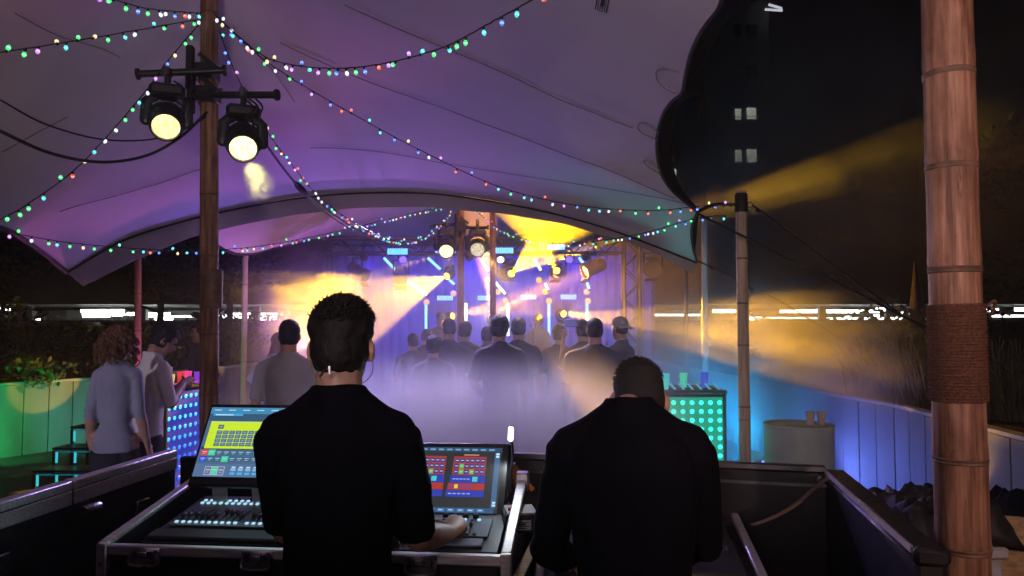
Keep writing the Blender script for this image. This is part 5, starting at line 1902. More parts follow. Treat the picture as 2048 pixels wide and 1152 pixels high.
# built-in screen on the right of the console
bw, bh = .47, .27
BR = P(994, 1028, 2.62)
lean2 = R(43)
pm2 = plane_mat((0, 0, 0), ex, lean2)
ctr2 = BR + pm2.to_3x3() @ V((-bw / 2, bh / 2, 0))
pm2 = plane_mat(ctr2, ex, lean2)
MB(pm2).bbox((.006, .003, -.03), (bw + .05, bh + .05, .056), .01).build('screen_housing', M['black_metal'], con)
gl = MB(pm2).box((0, 0, -.0008), (bw, bh, .003)).build('screen', M['dark_glass'], con, False)
sc_ = Screen(pm2, bw, bh)
sc_.r(0, 0, 1, 1, (.028, .032, .035), 1.0)
sc_.r(0, .93, 1, 1, (.02, .07, .14), 1.0)
sc_.r(0, 0, .97, .075, (.03, .09, .2), 1.0)
sc_.r(.945, .08, .985, .92, (.05, .13, .27), 1.0)
for k in range(14):
    sc_.r(.01 + .068 * k, .95, .055 + .068 * k, .975, (.25, .45, .7), .8)
for k in range(12):
    sc_.r(.02 + .075 * k, .015, .075 + .075 * k, .06, (.08, .2, .42), 1.0)
    sc_.r(.03 + .075 * k, .035, .06 + .075 * k, .045, (.6, .8, 1), 1.0)
for k in (0, 1):
    sc_.r(.955, .84 + .04 * k, .98, .87 + .04 * k, (.6, .85, 1), 1.0)
    sc_.r(.955, .1 + .04 * k, .98, .13 + .04 * k, (.5, .75, .9), 1.0)
RED, BLU, GRN = (.42, .04, .03), (.03, .05, .42), (.1, .5, .1)
for x0 in (.62, .30, .02):
    sc_.r(x0, .56, x0 + .26, .85, RED, 1.0)
    sc_.r(x0 - .01, .44, x0 + .265, .555, BLU, 1.0)
    sc_.r(x0 - .02, .335, x0 + .265, .435, RED, 1.0)
    sc_.r(x0 - .03, .23, x0 + .265, .33, BLU, 1.0)
    for i in range(6):
        for j in range(3):
            c = GRN if (i, j) in ((1, 1), (3, 0), (1, 0)) else (.03, .05, .22)
            sc_.r(x0 + .012 + .041 * i, .575 + .088 * j, x0 + .046 + .041 * i, .645 + .088 * j, c, 1.0)
            sc_.r(x0 + .018 + .041 * i, .605 + .088 * j, x0 + .04 + .041 * i, .618 + .088 * j, (.55, .7, .9), .9)
    sc_.r(x0 + .165, .46, x0 + .205, .535, (.06, .6, .55), 1.0)
    for i in range(5):
        sc_.r(x0 + .01 + .028 * i, .49, x0 + .032 + .028 * i, .503, (.4, .55, .9), .9)
        sc_.r(x0 - .005 + .036 * i, .355, x0 + .023 + .036 * i, .415, (.6, .65, .1) if i == 1 else (.25, .05, .2), 1.0)
        sc_.r(x0 - .01 + .036 * i, .27, x0 + .015 + .036 * i, .284, (.4, .6, .9), .9)
sc_.r(.7, .86, .82, .88, (.6, .3, .25), .8)
sc_.build(gl)
screen_glow(con, pm2, bw, bh, .5, (.6, .8, 1.0))
# small box with a label right of the screen
nb = thing('interface_box', P(1035, 1040, 2.55), 'small black interface box with white label plate, between the operators', 'box')
cb = P(1040, 1040, 2.56)
MB().bbox(cb + V((0, .03, -.005)), (.115, .13, .06), .004, Matrix.Rotation(.12, 3, 'Z')).build('body', M['black'], nb)
MB().box(cb + V((0, .03, .0275)), (.1, .12, .006), Matrix.Rotation(.12, 3, 'Z')).build('lid', mat('lit_top_grey', (.3, .3, .27), .5), nb, False)  # lit top of the black box put into this lighter grey
MB().bbox(cb + V((-.03, .01, .035)), (.022, .018, .01), .002).build('red_button', mat('red_button', (.5, .02, .02), .4), nb)
lpz = MB(Matrix.Translation(cb + V((.012, -.037, -.008))) @ Matrix.Rotation(.12, 4, 'Z'))
lpz.box((0, 0, 0), (.05, .003, .032))
lo_ = lpz.build('label_plate', mat('label_white', (.42, .42, .42), .6), nb, False)
lt_ = MB(Matrix.Translation(cb + V((.012, -.0395, -.008))) @ Matrix.Rotation(.12, 4, 'Z'))
for k, (x, w_) in enumerate(((-.002, .036), (-.006, .028), (0, .04), (-.004, .03))):
    lt_.box((x, 0, .010 - .0065 * k), (w_, .001, .003 if k != 1 else .006))
lt_.build('label_print', M['black'], lo_, False)

# gooseneck lamp
gk = thing('gooseneck_lamp', P(1022, 1000, 2.75), 'small white gooseneck lamp glowing beside the console screen', 'lamp')
MB().tube(crv([P(1020, 985, 2.72), P(1022, 940, 2.74), P(1026, 905, 2.76), P(1023, 882, 2.76)], 6), .0045, 8).build('neck', M['black_metal'], gk)
gc0, gc1 = P(1021, 880, 2.76), P(1022, 857, 2.76)
MB().tube([gc0 + V((0, .008, 0)), gc1 + V((0, .008, 0))], .011, 10, dome=True).build('shade', M['black_metal'], gk)
MB().tube([gc0 + V((0, -.002, .004)), gc1 + V((0, -.002, -.002))], .0095, 10, dome=True).build('bulb', glow('white_led', (.85, .95, 1.0), 7.0), gk)

spot(gk, gc0 + V((0, -.015, .01)), P(960, 1075, 2.45), 1.6, (.85, .95, 1.0), 150, .5, .01)
# right console case glimpsed beside the bent operator
rc_ = thing('console_case', (.5, 2.6, 0), 'black and aluminium console case in front of the bent operator', 'flight case')
RM = Matrix.Translation((.08, 2.38, 0)) @ Matrix.Rotation(-.1, 4, 'Z')
MB(RM).bbox((.36, .32, .83), (.74, .6, .12), .005).build('tray', M['black'], rc_)
MB(RM).bar((-.01, 0.01, .885), (.72, 0.01, .885), .03, .035, bev=.004).build('front_rail', M['alu'], rc_)
for x in (0, .72):
    MB(RM).bar((x, 0.01, .89), (x, .58, .99), .03, .02, bev=.004).build('side_rail', M['alu'], rc_)
    MB(RM).ell((x, 0.0, .87), (.036, .034, .036), nu=14, nv=8).build('ball_corner', M['zinc'], rc_)
MB(RM).bbox((.36, .35, .42), (.66, .5, .68), .01).build('rack', M['black'], rc_)
mx = thing('mixing_desk', (.5, 2.7, .9), 'dark mixing desk under the hands of the bent operator', 'console')
MB(RM).bbox((.36, .33, .925), (.62, .46, .06), .01, Matrix.Rotation(.15, 3, 'X')).build('body', M['dark_panel'], mx)
for k in range(16):
    link('fader', cap_me, None, mx, RM @ Matrix.Translation((.09 + .036 * k, .26 + .03 * random.random(), .945)))
for k in range(16):
    link('key', key2_me if k % 5 else key_me, None, mx, RM @ Matrix.Translation((.09 + .036 * k, .40, .97)))
ss = thing('lid_strap', P(1040, 1150, 2.3), 'brown wooden brace leaning between the two console cases', 'strap', 'case lid straps')
MB().bar(P(1072, 1082, 2.5), P(1035, 1160, 2.2), .03, .008).build('slat', M['wood'], ss)

# =================================================================== THINGS AT RIGHT
# black folded tarpaulin on a grey case
gcs = thing('grey_case', (1.9, 3.5, 0), 'light grey plastic case behind the near bamboo pole', 'case')
gx, gy = 1.87, 3.45
MB().bbox((gx, gy, .37), (.44, .55, .72), .03).build('body', mat('grey_plastic', (.42, .43, .47), .5, var=.15, scale=4, bump=.3, bscale=6), gcs)
MB().bbox((gx, gy, .755), (.46, .57, .05), .012).build('lid', mat('grey_plastic_lid', (.5, .5, .54), .45, var=.1, scale=6), gcs)
MB().bbox((gx - .05, gy - .28, .5), (.12, .02, .04), .006).build('handle', M['rubber'], gcs)
tp = thing('black_tarpaulin', (gx, gy, .8), 'crumpled black bundle lying on the grey case', 'tarpaulin')
rnd = random.Random(3)
vinyl = mat('tarpaulin_vinyl', (.016, .016, .018), .6, var=.3, scale=14, bump=.3, bscale=40, spec=.4)


def heap(c, sx, sy, h, seed, rise=0.0, nu=46, nv=34):
    """crumpled cloth heap: creased top sheet closed by a flat underside"""
    mb = MB()
    vs_ = []
    for j in range(nv):
        for i in range(nu):
            u, v = i / (nu - 1), j / (nv - 1)
            e = min(1, 5.5 * min(u, 1 - u)) * min(1, 5.5 * min(v, 1 - v))
            q = V((u * sx * 9 + seed, v * sy * 9, seed * .3))
            rid = 1 - 2 * abs(noise.noise(q)) + .5 * (1 - 2 * abs(noise.noise(q * 2.3)))
            z = e ** .6 * (h * (.45 + rise * u) + h * .42 * rid)
            x = c[0] + (u - .5) * sx + .03 * noise.noise(q * 1.3)
            y = c[1] + (v - .5) * sy + .03 * noise.noise(q * 1.3 + V((5, 0, 0)))
            vs_.append((x, y, c[2] + max(z, 0)))
    fs = [(j * nu + i, j * nu + i + 1, (j + 1) * nu + i + 1, (j + 1) * nu + i) for j in range(nv - 1) for i in range(nu - 1)]
    rim = [i for i in range(nu)] + [j * nu + nu - 1 for j in range(1, nv)] + [(nv - 1) * nu + i for i in range(nu - 2, -1, -1)] + [j * nu for j in range(nv - 2, 0, -1)]
    fs.append(rim[::-1])
    mb.add(vs_, fs)
    return mb


heap((gx + .02, gy - .02, .785), .58, .5, .14, 2.0, .55).build('folds', vinyl, tp, True, ang=None)
# wooden crate
kc = V((2.45, 3.42, 0))
cr = thing('wooden_crate', kc, 'pale wooden slatted crate right of the near bamboo pole', 'crate')
kr = Matrix.Rotation(-.38, 3, 'Z')
hx, hy = .29, .24
for j in range(6):
    z = .085 + .148 * j
    for s_ in (-1, 1):
        MB().bbox(kc + kr @ V((0, s_ * hy, z)), (hx * 2, .018, .125), .003, kr).build('slat', M['wood'], cr)
        MB().bbox(kc + kr @ V((s_ * hx, 0, z)), (.018, hy * 2 - .02, .125), .003, kr).build('slat', M['wood'], cr)
for sx in (-1, 1):
    for sy in (-1, 1):
        MB().bbox(kc + kr @ V((sx * (hx - .03), sy * (hy - .03), .45)), (.035, .035, .9), .003, kr).build('corner_post', M['wood'], cr)
bg_ = thing('black_bag', kc, 'dark bag stuffed into the top of the wooden crate', 'bag')
heap((kc.x - .02, kc.y + .03, .86), .42, .34, .1, 7.0, .0).build('folds', M['black_cloth'], bg_, True, ang=None)
# small yellow path light on the wall behind the bundle
pl = thing('path_light', (3.40, 5.6, .35), 'small warm path light on the right wall behind the bundle', 'lamp')
MB().bbox((3.40, 5.6, .42), (.05, .1, .06), .01).build('housing', M['black_metal'], pl)
MB().bbox((3.37, 5.6, .435), (.02, .08, .03), .004).build('lens', glow('amber_lens', (1, .55, .12), 8), pl)
spot(pl, (3.36, 5.6, .46), (3.46, 5.75, .9), 4, (1, .6, .2), 150, .8, .03)

# =================================================================== PEOPLE
def hand_shape(mb, wrist, fwd, palm_n, curl=.5, side=1, sc=1.0, fr=.0085):
    """palm and five separate fingers; fwd = knuckle direction, palm_n = direction the palm faces, side=+1 thumb on the fwd x palm_n side"""
    f = V(fwd).normalized()
    n = V(palm_n)
    n = (n - f * n.dot(f)).normalized()
    s_ = f.cross(n).normalized() * side
    w_ = V(wrist)
    mb.tube([w_ - f * .02, w_ + f * .02 * sc, w_ + f * .055 * sc, w_ + f * .092 * sc], [(.024 * sc, .019 * sc), (.031 * sc, .017 * sc), (.038 * sc, .016 * sc), (.037 * sc, .013 * sc)], 10, up=n, dome=True)
    for k, (off, L, c) in enumerate(((.029, .072, .9), (.010, .08, 1.0), (-.010, .074, 1.05), (-.029, .058, 1.15))):
        p = w_ + f * (.085 - .004 * abs(k - 1)) * sc + s_ * (off * sc)
        a = .25 * curl
        d = f
        pts = [p]
        for j, fr_ in enumerate((.45, .32, .23)):
            a += curl * c * (.75 if j else .45)
            d = (f * math.cos(a) + n * math.sin(a)).normalized()
            p = p + d * (L * fr_ * sc) + s_ * (off * .04)
            pts.append(p)
        mb.tube(pts, [fr * 1.1 * sc, fr * 1.05 * sc, fr * .95 * sc, fr * .8 * sc], 8, up=s_, dome=True)
    p = w_ + f * .022 * sc + s_ * (.026 * sc)
    pts = [p, p + (f * .55 + s_ * .75 + n * .25).normalized() * .036 * sc]
    pts.append(pts[-1] + (f * .85 + s_ * .3 + n * .4 * (1 + curl)).normalized() * .03 * sc)
    pts.append(pts[-1] + (f * .85 + n * .55 * (1 + curl) - s_ * .1).normalized() * .024 * sc)
    mb.tube(pts, [fr * 1.5 * sc, fr * 1.25 * sc, fr * 1.1 * sc, fr * .85 * sc], 8, up=n, dome=True)


def person(label, loc, yaw=0., H=1.78, lean=0., head=(0, 0, 0), head_off=(0, 0, 0), armL=None, armR=None, hands=None, shirt='black_cloth', trousers='dark_trousers', hair='short', hair_m='hair', skin='skin', sleeves='short', wide=1.0, vox=.016, face=False, group=None, collar=True, hunch=0.0, depth=1.0, collar_h=0.0, drop=0.03):
    """facing local +Y; joints in metres for a 1.78 m figure, scaled to H"""
    s_ = H / 1.78
    W = Matrix.Translation(V(loc)) @ Matrix.Rotation(yaw, 4, 'Z') @ Matrix.Scale(s_, 4)
    piv = V((0, 0, .98))
    RL = Matrix.Rotation(-lean, 3, 'X')

    def up(p):
        p = V(p)
        k = max(0, min(1, (p.z - .85) / .2))
        q = piv + RL @ (p - piv)
        q.y += hunch * max(0, min(1, (p.z - 1.25) / .25)) ** 2
        return p.lerp(q, k)
    t = thing('person', loc, label, 'person', group)
    sh = .18 * wide
    SL_, SR_ = up((-sh, 0, 1.455 - drop)), up((sh, 0, 1.455 - drop))
    aL = [V(p) for p in (armL or ((-sh - .045, -.02, 1.16), (-sh - .05, .06, .92)))]
    aR = [V(p) for p in (armR or ((sh + .045, -.02, 1.16), (sh + .05, .06, .92)))]
    nb = up((0, -.015, 1.49))
    hc = up((0, .02, 1.665)) + V(head_off)
    HM = Matrix.Translation(hc) @ Matrix.Rotation(head[0], 4, 'Z') @ Matrix.Rotation(-head[1], 4, 'X') @ Matrix.Rotation(head[2], 4, 'Y')

    # ---- body, one continuous skin surface
    mb = MB(W)
    hm = MB(W @ HM)
    hm.ell((0, -.012, .032), (.0745, .094, .088))
    hm.ell((0, .022, -.03), (.062, .072, .085))
    hm.tube([(0, .03, -.065), (0, .058, -.098)], [(.05, .04), (.03, .022)], 10, dome=True)
    hm.tube([(0, .083, .012), (0, .10, -.018), (0, .104, -.032)], [.009, .012, .016], 8, dome=True)
    for q in (-1, 1):
        hm.ell((q * .079, -.008, -.008), (.011, .021, .033), Matrix.Rotation(q * .35, 3, 'Z'), 10, 8)
        hm.ell((q * .03, .078, .022), (.02, .016, .01), None, 8, 6)
    mb.v += hm.v
    base = 0
    mb.f += hm.f
    mb.mi += hm.mi
    hb = (HM @ V((0, -.028, -.06)))
    mb.tube([nb - V((0, 0, .05)), nb.lerp(hb, .5), hb, HM @ V((0, -.02, -.0))], [.066, .062, .060, .05], 12, dome=True)
    tor = [((0, 0, .92), (.135, .09)), ((0, 0, 1.06), (.125, .085)), ((0, 0, 1.22), (.14, .095)), ((0, 0, 1.36), (.155, .1)), ((0, -.005, 1.44), (.13, .08)), ((0, -.01, 1.5), (.055, .055))]
    mb.tube([up(p) for p, r in tor], [(r[0] * wide, r[1]) for p, r in tor], 14, up=(0, 1, 0), dome=True)
    for S_, ar, sd in ((SL_, aL, -1), (SR_, aR, 1)):
        e, w_ = ar[0], ar[1]
        mb.tube([nb.lerp(S_, .35), S_, S_.lerp(e, .5), e], [.045, .05, .044, .038], 10, dome=True)
        mb.tube([e, e.lerp(w_, .25), e.lerp(w_, .6), w_], [.039, .043, .036, .026], 10, dome=True)
        fwd = (w_ - e).normalized()
        hd = (hands or {}).get(sd)
        if hd:
            hand_shape(mb, w_, hd[0], hd[1], hd[2], hd[3] if len(hd) > 3 else sd, fr=.0092)
        else:
            hand_shape(mb, w_, (fwd + V((0, .1, 0))), V((-sd, .2, -.1)), .5, sd, fr=.0105 if vox > .012 else .009)
    for q in (-1, 1):
        mb.tube([(q * .085, 0, .94), (q * .095, .01, .7), (q * .1, .015, .5), (q * .1, -.015, .32), (q * .1, -.025, .1)], [.08, .068, .05, .048, .035], 10, dome=True)
        mb.tube([(q * .1, -.04, .05), (q * .105, .05, .035), (q * .11, .13, .025)], [.038, .04, .025], 8, dome=True)
    link('body', remesh(mb, vox * s_, 3), M[skin], t)

    # ---- shirt
    mb = MB(W)
    hf = max(1.0, .93 / wide)
    tor = [((0, 0, .86), (.170 * hf, .122 / depth)), ((0, 0, .95), (.168 * hf, .120 / depth)), ((0, 0, 1.07), (.158, .112)), ((0, 0, 1.2), (.168, .117)), ((0, -.003, 1.33), (.184, .124)), ((0, -.006, 1.41), (.172, .113)), ((0, -.012, 1.465), (.118, .086)), ((0, -.016, 1.515), (.074, .072))]
    if collar_h:
        tor += [((0, -.02, 1.515 + collar_h * .6), (.07 / wide, .07 / depth)), ((0, -.02, 1.515 + collar_h), (.07 / wide, .069 / depth))]
    mb.tube([up(p) for p, r in tor], [(r[0] * wide, r[1] * depth) for p, r in tor], 20, up=(0, 1, 0))
    for S_, ar, sd in ((SL_, aL, -1), (SR_, aR, 1)):
        e, w_ = ar[0], ar[1]
        mb.tube([up((sd * .045, -.012, 1.495)), up((sd * .11 * wide, -.008, 1.468 - drop * .5)), S_ + V((-sd * .01, 0, .0))], [.046, .054, .062], 10, dome=True)
        sk = min(1.0, wide + .12)
        if sleeves == 'short':
            en = S_.lerp(e, .93)
            mb.tube([S_, S_.lerp(e, .3), S_.lerp(e, .65), en], [.062, .062, .059, .058], 12)
        elif sleeves == 'rolled':
            mb.tube([S_, S_.lerp(e, .4), e, e.lerp(w_, .28)], [.064 * sk, .06 * sk, .052 * sk, .049 * sk], 12)
        else:
            mb.tube([S_, S_.lerp(e, .4), e, e.lerp(w_, .5), w_.lerp(e, .06)], [.066, .061, .053, .046, .036], 12)
    if collar and not collar_h:
        cp = [nb + V((.066 * math.cos(a), .064 * math.sin(a), .035 + collar_h + .012 * math.sin(a + math.pi))) for a in [k * math.pi / 8 for k in range(16)]]
        mb.tube(cp, [(.011, .022 + collar_h * .6)] * 16, 8, closed=True)
    me = remesh(mb, vox * .9 * s_, 3)
    fold = 1.0 if vox > .012 else 1.9
    ruffle(me, lambda q: fold * (.006 * noise.noise((q.x * 8, q.y * 8, q.z * 4 + q.x * 6)) + .003 * noise.noise(q * 17)))
    link('shirt', me, M[shirt], t)

    # ---- trousers and shoes
    mb = MB(W)
    mb.tube([(0, 0, .80), (0, 0, .88), (0, 0, .96), (0, 0, 1.0)], [(.15 * wide, .105), (.163 * wide, .115), (.155 * wide, .11), (.15 * wide, .105)], 16, up=(0, 1, 0), dome=True)
    for q in (-1, 1):
        mb.tube([(q * .085, 0, .88), (q * .095, .01, .7), (q * .1, .015, .5), (q * .1, -.015, .3), (q * .1, -.025, .07)], [.09, .082, .066, .06, .055], 12, dome=False)
    me = remesh(mb, vox * s_, 3)
    link('trousers', me, M[trousers], t)
    for q in (-1, 1):
        sm = MB(W)
        sm.tube([(q * .1, -.055, .045), (q * .103, .03, .045), (q * .108, .12, .032), (q * .11, .17, .028)], [(.042, .045), (.046, .045), (.046, .032), (.03, .022)], 10, dome=True)
        sm.build('shoe', M['shoe'], t)

    # ---- hair or cap
    HW = W @ HM
    if hair in ('short', 'full', 'buzz', 'tall'):
        mb = MB(HW)
        g_ = {'short': .007, 'full': .013, 'buzz': .0015, 'tall': .004}[hair]
        mb.ell((0, -.014, .04), (.0755 + g_, .094 + g_, .084 + g_))
        mb.ell((0, -.03, -.002), (.0735 + g_, .076 + g_, .086 + g_ * .6))
        if hair in ('tall', 'full'):
            mb.ell((0, .012, .06), (.076, .088, .046))
            mb.ell((.010, -.03, .064), (.073, .075, .046))
            for q in (-1, 1):
                mb.ell((q * .066, -.02, .055), (.02, .055, .042))
        me = remesh(mb, .008 * s_, 2)
        # keep hair off the face
        inv = HW.inverted()
        bm = bmesh.new()
        bm.from_mesh(me)
        dead = [v for v in bm.verts if ((inv @ v.co).y > .05 and (inv @ v.co).z < .062) or ((inv @ v.co).y > .03 and (inv @ v.co).z < .0)]
        bmesh.ops.delete(bm, geom=dead, context='VERTS')
        rr = random.Random(int(abs(loc[0]) * 1000) + 5)
        amp = {'short': .004, 'full': .008, 'buzz': .001, 'tall': .0035}[hair]
        for v in bm.verts:
            q = inv @ v.co
            v.co += v.normal * (amp * noise.noise(q * 45) + amp * .6 * noise.noise(q * 110))
        bm.to_mesh(me)
        bm.free()
        me.polygons.foreach_set('use_smooth', [True] * len(me.polygons))
        ho = link('hair', me, M[hair_m], t)
        if vox < .012:
            # loose tufts breaking the outline
            tf = MB(HW)
            n_t = 1500 if hair == 'tall' else 700
            for _ in range(n_t):
                th, ph = rr.uniform(0, 6.28), math.acos(rr.uniform(.25, 1))
                d = V((math.sin(ph) * math.cos(th), math.sin(ph) * math.sin(th), math.cos(ph)))
                p = V((0, -.014, .045)) + V((d.x * (.076 + g_), d.y * (.094 + g_), d.z * (.086 + g_)))
                if p.y > .06 and p.z < .06:
                    continue
                up_ = hair == 'tall' and d.z > .35
                L = rr.uniform(.006, .012) * (1.35 if up_ else 1.0) * (.35 if hair == 'buzz' else 1)
                if up_:
                    p += d * .004
                dr = d if hair == 'buzz' else (d * .55 + V((.55 + rr.gauss(0, .25), rr.gauss(.3, .3), rr.gauss(0.1, .2)))).normalized()
                tf.tube([p - d * .004, p + dr * L * .6, p + dr * L + V((rr.gauss(0, .003), 0, rr.gauss(0, .003)))], [.0022, .0014, .0004], 4, caps=False)
            fo_ = tf.build('hair_tufts', M[hair_m], ho)
            fo_['kind'] = 'stuff'
    elif hair == 'curly':
        mb = MB(HW)
        mb.ell((0, -.014, .04), (.088, .105, .094))
        mb.ell((0, -.05, -.05), (.09, .075, .12))
        me = remesh(mb, .012, 1)
        ruffle(me, lambda q: .008 * noise.noise(q * 50))
        inv = HW.inverted()
        bm = bmesh.new()
        bm.from_mesh(me)
        bmesh.ops.delete(bm, geom=[v for v in bm.verts if (inv @ v.co).y > .055 and (inv @ v.co).z < .055], context='VERTS')
        bm.to_mesh(me)
        bm.free()
        ho = link('hair', me, M[hair_m], t)
        rr = random.Random(21)
        tf = MB(HW)
        for _ in range(240):
            th = rr.uniform(math.pi * .78, math.pi * 2.22)
            ph = math.acos(rr.uniform(-.1, .97))
            d = V((math.sin(ph) * math.cos(th), math.sin(ph) * math.sin(th), math.cos(ph)))
            p = V((0, -.014, .045)) + V((d.x * .088, d.y * .106, d.z * .096))
            L = rr.uniform(.10, .24)
            rad = rr.uniform(.009, .016)
            k0 = rr.uniform(0, 6)
            pts = []
            out = V((d.x, d.y, 0)) * rr.uniform(.02, .055)
            for i in range(18):
                u = i / 17
                c = p + out * math.sin(min(1, u * 1.6) * 1.57) + V((0, 0, -L * u + .015 * math.sin(u * 3)))
                pts.append(c + V((rad * math.cos(k0 + u * L * 85), rad * math.sin(k0 + u * L * 85), 0)) * min(1, u * 5))
            tf.tube(pts, [.0042] * 16 + [.003, .001], 5, caps=False)
        fo_ = tf.build('curls', M[hair_m], ho)
        fo_['kind'] = 'stuff'
    elif hair in ('cap_back', 'cap_front'):
        mb = MB(HW)
        mb.ell((0, -.012, .045), (.084, .103, .088))
        me = remesh(mb, .008, 1)
        inv = HW.inverted()
        bm = bmesh.new()
        bm.from_mesh(me)
        bmesh.ops.delete(bm, geom=[v for v in bm.verts if (inv @ v.co).z < .03], context='VERTS')
        bm.to_mesh(me)
        bm.free()
        me.polygons.foreach_set('use_smooth', [True] * len(me.polygons))
        ho = link('cap', me, M[hair_m], t)
        sgn = -1 if hair == 'cap_back' else 1
        pk = MB(HW)
        vs_ = []
        for j in range(5):
            for i in range(9):
                a = (i - 4) / 4 * 1.15
                rr_ = .095 + .022 * j
                vs_.append((math.sin(a) * .082 * (1 - .03 * j), sgn * (math.cos(a) * rr_ + .0) - .012, .034 - .008 * j - .012 * (abs(a) ** 2)))
        pk.add(vs_, [(j * 9 + i, j * 9 + i + 1, (j + 1) * 9 + i + 1, (j + 1) * 9 + i) for j in range(4) for i in range(8)])
        po = pk.build('peak', M[hair_m], ho)
        md = po.modifiers.new('s', 'SOLIDIFY')
        md.thickness = .004
        hb_ = MB(HW)
        hb_.ell((0, -.035, -.012), (.076, .072, .07))
        link('hair', remesh(hb_, .01, 1), M['hair'], t)
    if face:
        for q in (-1, 1):
            MB(HW).ell((q * .03, .0835, .012), (.0135, .008, .0085), None, 10, 8).build('eye', M['eye'], t)
            MB(HW).tube([(q * .016, .089, .03), (q * .032, .088, .035), (q * .047, .08, .029)], .0035, 6).build('eyebrow', M['hair'], t)
        MB(HW).tube([(-.022, .083, -.062), (0, .092, -.06), (.022, .083, -.062)], [.003, .0055, .003], 8).build('mouth', M['lip'], t)
    return t, W, HM


# ---- the two operators
lo = V((-.4535, 1.95, 0))
e_r = V((.192, .14, 1.115))
w_r = P(897, 1066, 2.345) - lo
w_l = P(812, 1052, 2.36) - lo
opA, WA, HA = person('standing operator with tall dark hair in black shirt at the lighting console', lo, 0, 1.80, lean=.03, head=(.03, .06, 0), head_off=(-.003, 0, -.026), armR=(e_r, w_r / (1.8 / 1.78)), armL=((-.172, .13, 1.14), (-.02, .36, 1.07)),
                     hands={1: ((.25, .95, .12), (-.45, .1, -.9), 1.0, 1), -1: ((.75, .6, -.1), (.1, .1, -1), .7, -1)}, shirt='black_cloth', hair='tall', hair_m='hair', vox=.0085, wide=.86, collar_h=.028, drop=.04)
# in-ear monitor wires and clip
def wire(pts, parent):
    MB().tube(crv(pts, 6), .0013, 6).build('earphone_wire', mat('clear_wire', (.3, .22, .15), .4), parent)
wire([P(622, 712, 1.95), P(623, 728, 1.92), P(625, 745, 1.88), P(634, 762, 1.84)], opA)
wire([P(742, 706, 1.95), P(746, 725, 1.93), P(744, 746, 1.9), P(734, 760, 1.86), P(722, 768, 1.83)], opA)
ck = MB()
ck.bar(P(659, 732, 1.80), P(660, 748, 1.80), .008, .004)
ck.build('wire_clip', M['zinc'], opA)
MB().tube([P(641, 752, 1.815), P(648, 742, 1.805), P(657, 737, 1.80)], .0028, 6).build('wire_clip', M['zinc'], opA)

ro = V((.315, 1.93, 0))
hd_t = P(1277, 765, 2.24)
up_guess = V((0, 0, 0))
opB, WB, HB = person('broad operator with cropped hair in black, bent over the mixing desk', ro, -.02, 1.76, lean=.12, head=(-.06, .6, 0), head_off=(.055, .13, -.15), hunch=.04,
                     armL=((-.215, .18, 1.10), (-.13, .42, 1.0)), armR=((.22, .18, 1.12), (.14, .43, 1.0)), hands={1: ((-.2, .95, -.25), (0, -.2, -1), .6, 1), -1: ((.2, .95, -.25), (0, -.2, -1), .6, -1)},
                     shirt='black_cloth', hair='buzz', hair_m='hair_grey', vox=.009, sleeves='long', wide=.93, depth=1.2, collar_h=.03, drop=.045)

# ---- guests on the left
person('curly haired guest in blue grey shirt seen from behind, at far left', (P(236, 700, 5.3).x, 5.3, 0), .12, 1.70, head=(-.3, .05, 0), hair='curly', hair_m='hair_brown', shirt='blue_cloth', sleeves='rolled', vox=.013, armL=((-.17, -.03, 1.15), (-.175, .02, .9)), armR=((.17, -.01, 1.15), (.21, .05, .90)), wide=.70, depth=.9)
person('guest in white shirt looking down at the cup he holds', (P(296, 700, 5.85).x, 5.85, 0), -.75, 1.74, lean=.1, head=(-.45, .55, 0), head_off=(.0, .045, -.03), hair='full', hair_m='hair', shirt='white_cloth', skin='skin2', sleeves='rolled', vox=.013, face=True, armR=((.22, .1, 1.13), (.05, .27, 1.27)), armL=((-.21, .08, 1.13), (-.07, .27, 1.24)), hands={1: ((-.35, .8, .35), (-.8, 0, -.2), 1.2, 1), -1: ((.4, .8, .3), (.7, 0, -.2), 1.2, -1)})
q = P(336, 746, 6.12)
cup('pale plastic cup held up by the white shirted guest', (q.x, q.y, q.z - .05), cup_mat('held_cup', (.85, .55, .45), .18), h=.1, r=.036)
person('guest in dark clothes half hidden behind the main pole', (P(398, 700, 9.5).x, 9.5, 0), 2.4, 1.73, hair='short', shirt='navy_cloth', sleeves='long', face=True)
person('bald guest bathed in blue light leaning to the right', (P(538, 700, 7.3).x, 7.3, 0), -.5, 1.66, lean=.18, head=(-.3, .2, .1), hair='none', shirt='white_cloth', skin='skin', armL=((-.30, .02, 1.22), (-.26, .26, 1.05)))
wash('small blue lamp on the floor beside the bald guest', (P(500, 700, 6.6).x, 7.0, .25), (P(535, 760, 7.3).x, 7.3, 1.2), 26, (.06, .05, 1.0), 60, 'floor uplighters')
person('guest in grey shirt from behind, just left of the tall haired operator', (P(578, 700, 5.6).x, 5.6, 0), .15, 1.75, hair='short', shirt='grey_cloth', wide=1.05)

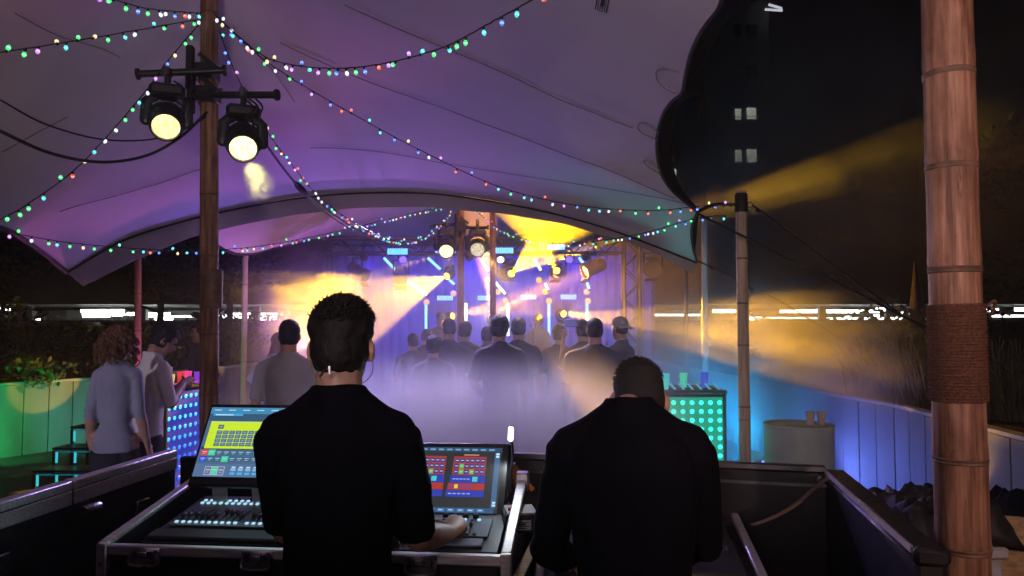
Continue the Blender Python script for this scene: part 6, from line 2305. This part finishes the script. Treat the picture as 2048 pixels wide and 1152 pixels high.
# ---- crowd in the smoke
CROWD = [
    ('shortest crowd member at the left edge of the crowd', 825, 9.6, 1.60, 'short', 'navy_cloth', .1),
    ('crop haired crowd member left of the tall dark head', 853, 10.6, 1.66, 'buzz', 'navy_cloth', -.1),
    ('crowd member with round dark hair low in front of the stage', 868, 7.6, 1.60, 'full', 'navy_cloth', .05),
    ('tall crowd member just left of the stage light pole', 897, 8.2, 1.79, 'buzz', 'navy_cloth', .0),
    ('crowd member right beside the stage light pole', 931, 9.0, 1.755, 'short', 'navy_cloth', .0),
    ('smaller crowd member between pole and the largest head', 974, 9.4, 1.69, 'short', 'navy_cloth', .1),
    ('crowd member with the largest bushy head in centre', 1000, 7.0, 1.80, 'full', 'navy_cloth', -.05),
    ('slim crowd member right of the largest bushy head', 1037, 8.0, 1.795, 'short', 'black_cloth', -.1),
    ('crowd member with tousled hair lit orange, beside the phone', 1118, 9.2, 1.71, 'full', 'navy_cloth', .1),
    ('crowd member raising a phone to film the band', 1166, 8.4, 1.77, 'short', 'navy_cloth', .2),
    ('broad crowd member in front with a yellow patch of light on the back', 1190, 6.9, 1.78, 'buzz', 'navy_cloth', .05),
    ('crowd member in a backward cap looking left, at the right', 1240, 8.0, 1.80, 'cap_back', 'navy_cloth', .9),
]
for lb, px, Y, h, hr, sh_, yw in CROWD:
    kw = {}
    if 'phone to film' in lb:
        kw = dict(armL=((-.2, .18, 1.25), (-.12, .4, 1.56)), hands={-1: ((.1, .2, .95), (.9, .3, 0), 1.0, -1)})
    elif int(px) % 3 == 0:
        kw = dict(armR=((.23, .04, 1.17), (.12, .27, 1.2)), lean=.03, head=(.25, .1, 0))
    elif int(px) % 3 == 1:
        kw = dict(head=(-.3, .03, .08), lean=-.02, armL=((-.25, -.06, 1.17), (-.15, .08, 1.02)))
    if 'broad' in lb:
        kw = dict(wide=1.25, depth=1.2)
    person(lb, (P(px, 700, Y).x, Y, 0), yw, h, hair=hr, hair_m='hair' if hr != 'cap_back' else 'grey_cloth', shirt=sh_, group='crowd in front of the stage', vox=.018, **kw)
ph = thing('phone', P(1144, 647, 8.0), 'raised phone with a lit blue screen in the crowd', 'phone')
c = P(1143, 647, 7.95)
MB().bbox(c, (.15, .009, .075), .003).build('case', M['black_metal'], ph)
MB().box(c + V((-.005, -.0055, 0)), (.12, .002, .06)).build('screen', uim((.03, .05, .3), .9), ph, False)

# ---- band
person('capped performer on stage facing the audience', (P(881, 700, 13.4).x, 13.4, .2), math.pi + .3, 1.74, hair='cap_front', hair_m='navy_cloth', shirt='navy_cloth', face=True, head=(0, .1, 0))
person('orange lit guitarist on stage beside the microphone stand', (P(1076, 700, 13.3).x, 13.3, .2), math.pi - .5, 1.70, hair='full', shirt='grey_cloth', face=True, armR=((.26, .1, 1.15), (.12, .25, 1.05)), armL=((-.27, .12, 1.16), (-.35, .3, 1.2)))
gt = thing('guitar', P(1076, 720, 13.0), 'electric guitar held by the orange lit guitarist', 'guitar')
gc_ = V((P(1076, 700, 13.0).x, 13.0, 1.22))
gb = MB(Matrix.Translation(gc_) @ Matrix.Rotation(.35, 4, 'Y'))
gb.ell((-.06, 0, 0), (.15, .022, .15), None, 20, 8)
gb.ell((.12, 0, 0), (.12, .022, .11), None, 20, 8)
link('body', remesh(gb, .012, 1), mat('guitar_lacquer', (.35, .12, .03), .25), gt)
MB(Matrix.Translation(gc_) @ Matrix.Rotation(.35, 4, 'Y')).bbox((.46, -.012, 0), (.5, .022, .045), .005).bbox((.76, -.01, .005), (.13, .018, .07), .005).build('neck', M['wood'], gt)

bpy.data.scenes.remove(TMP)
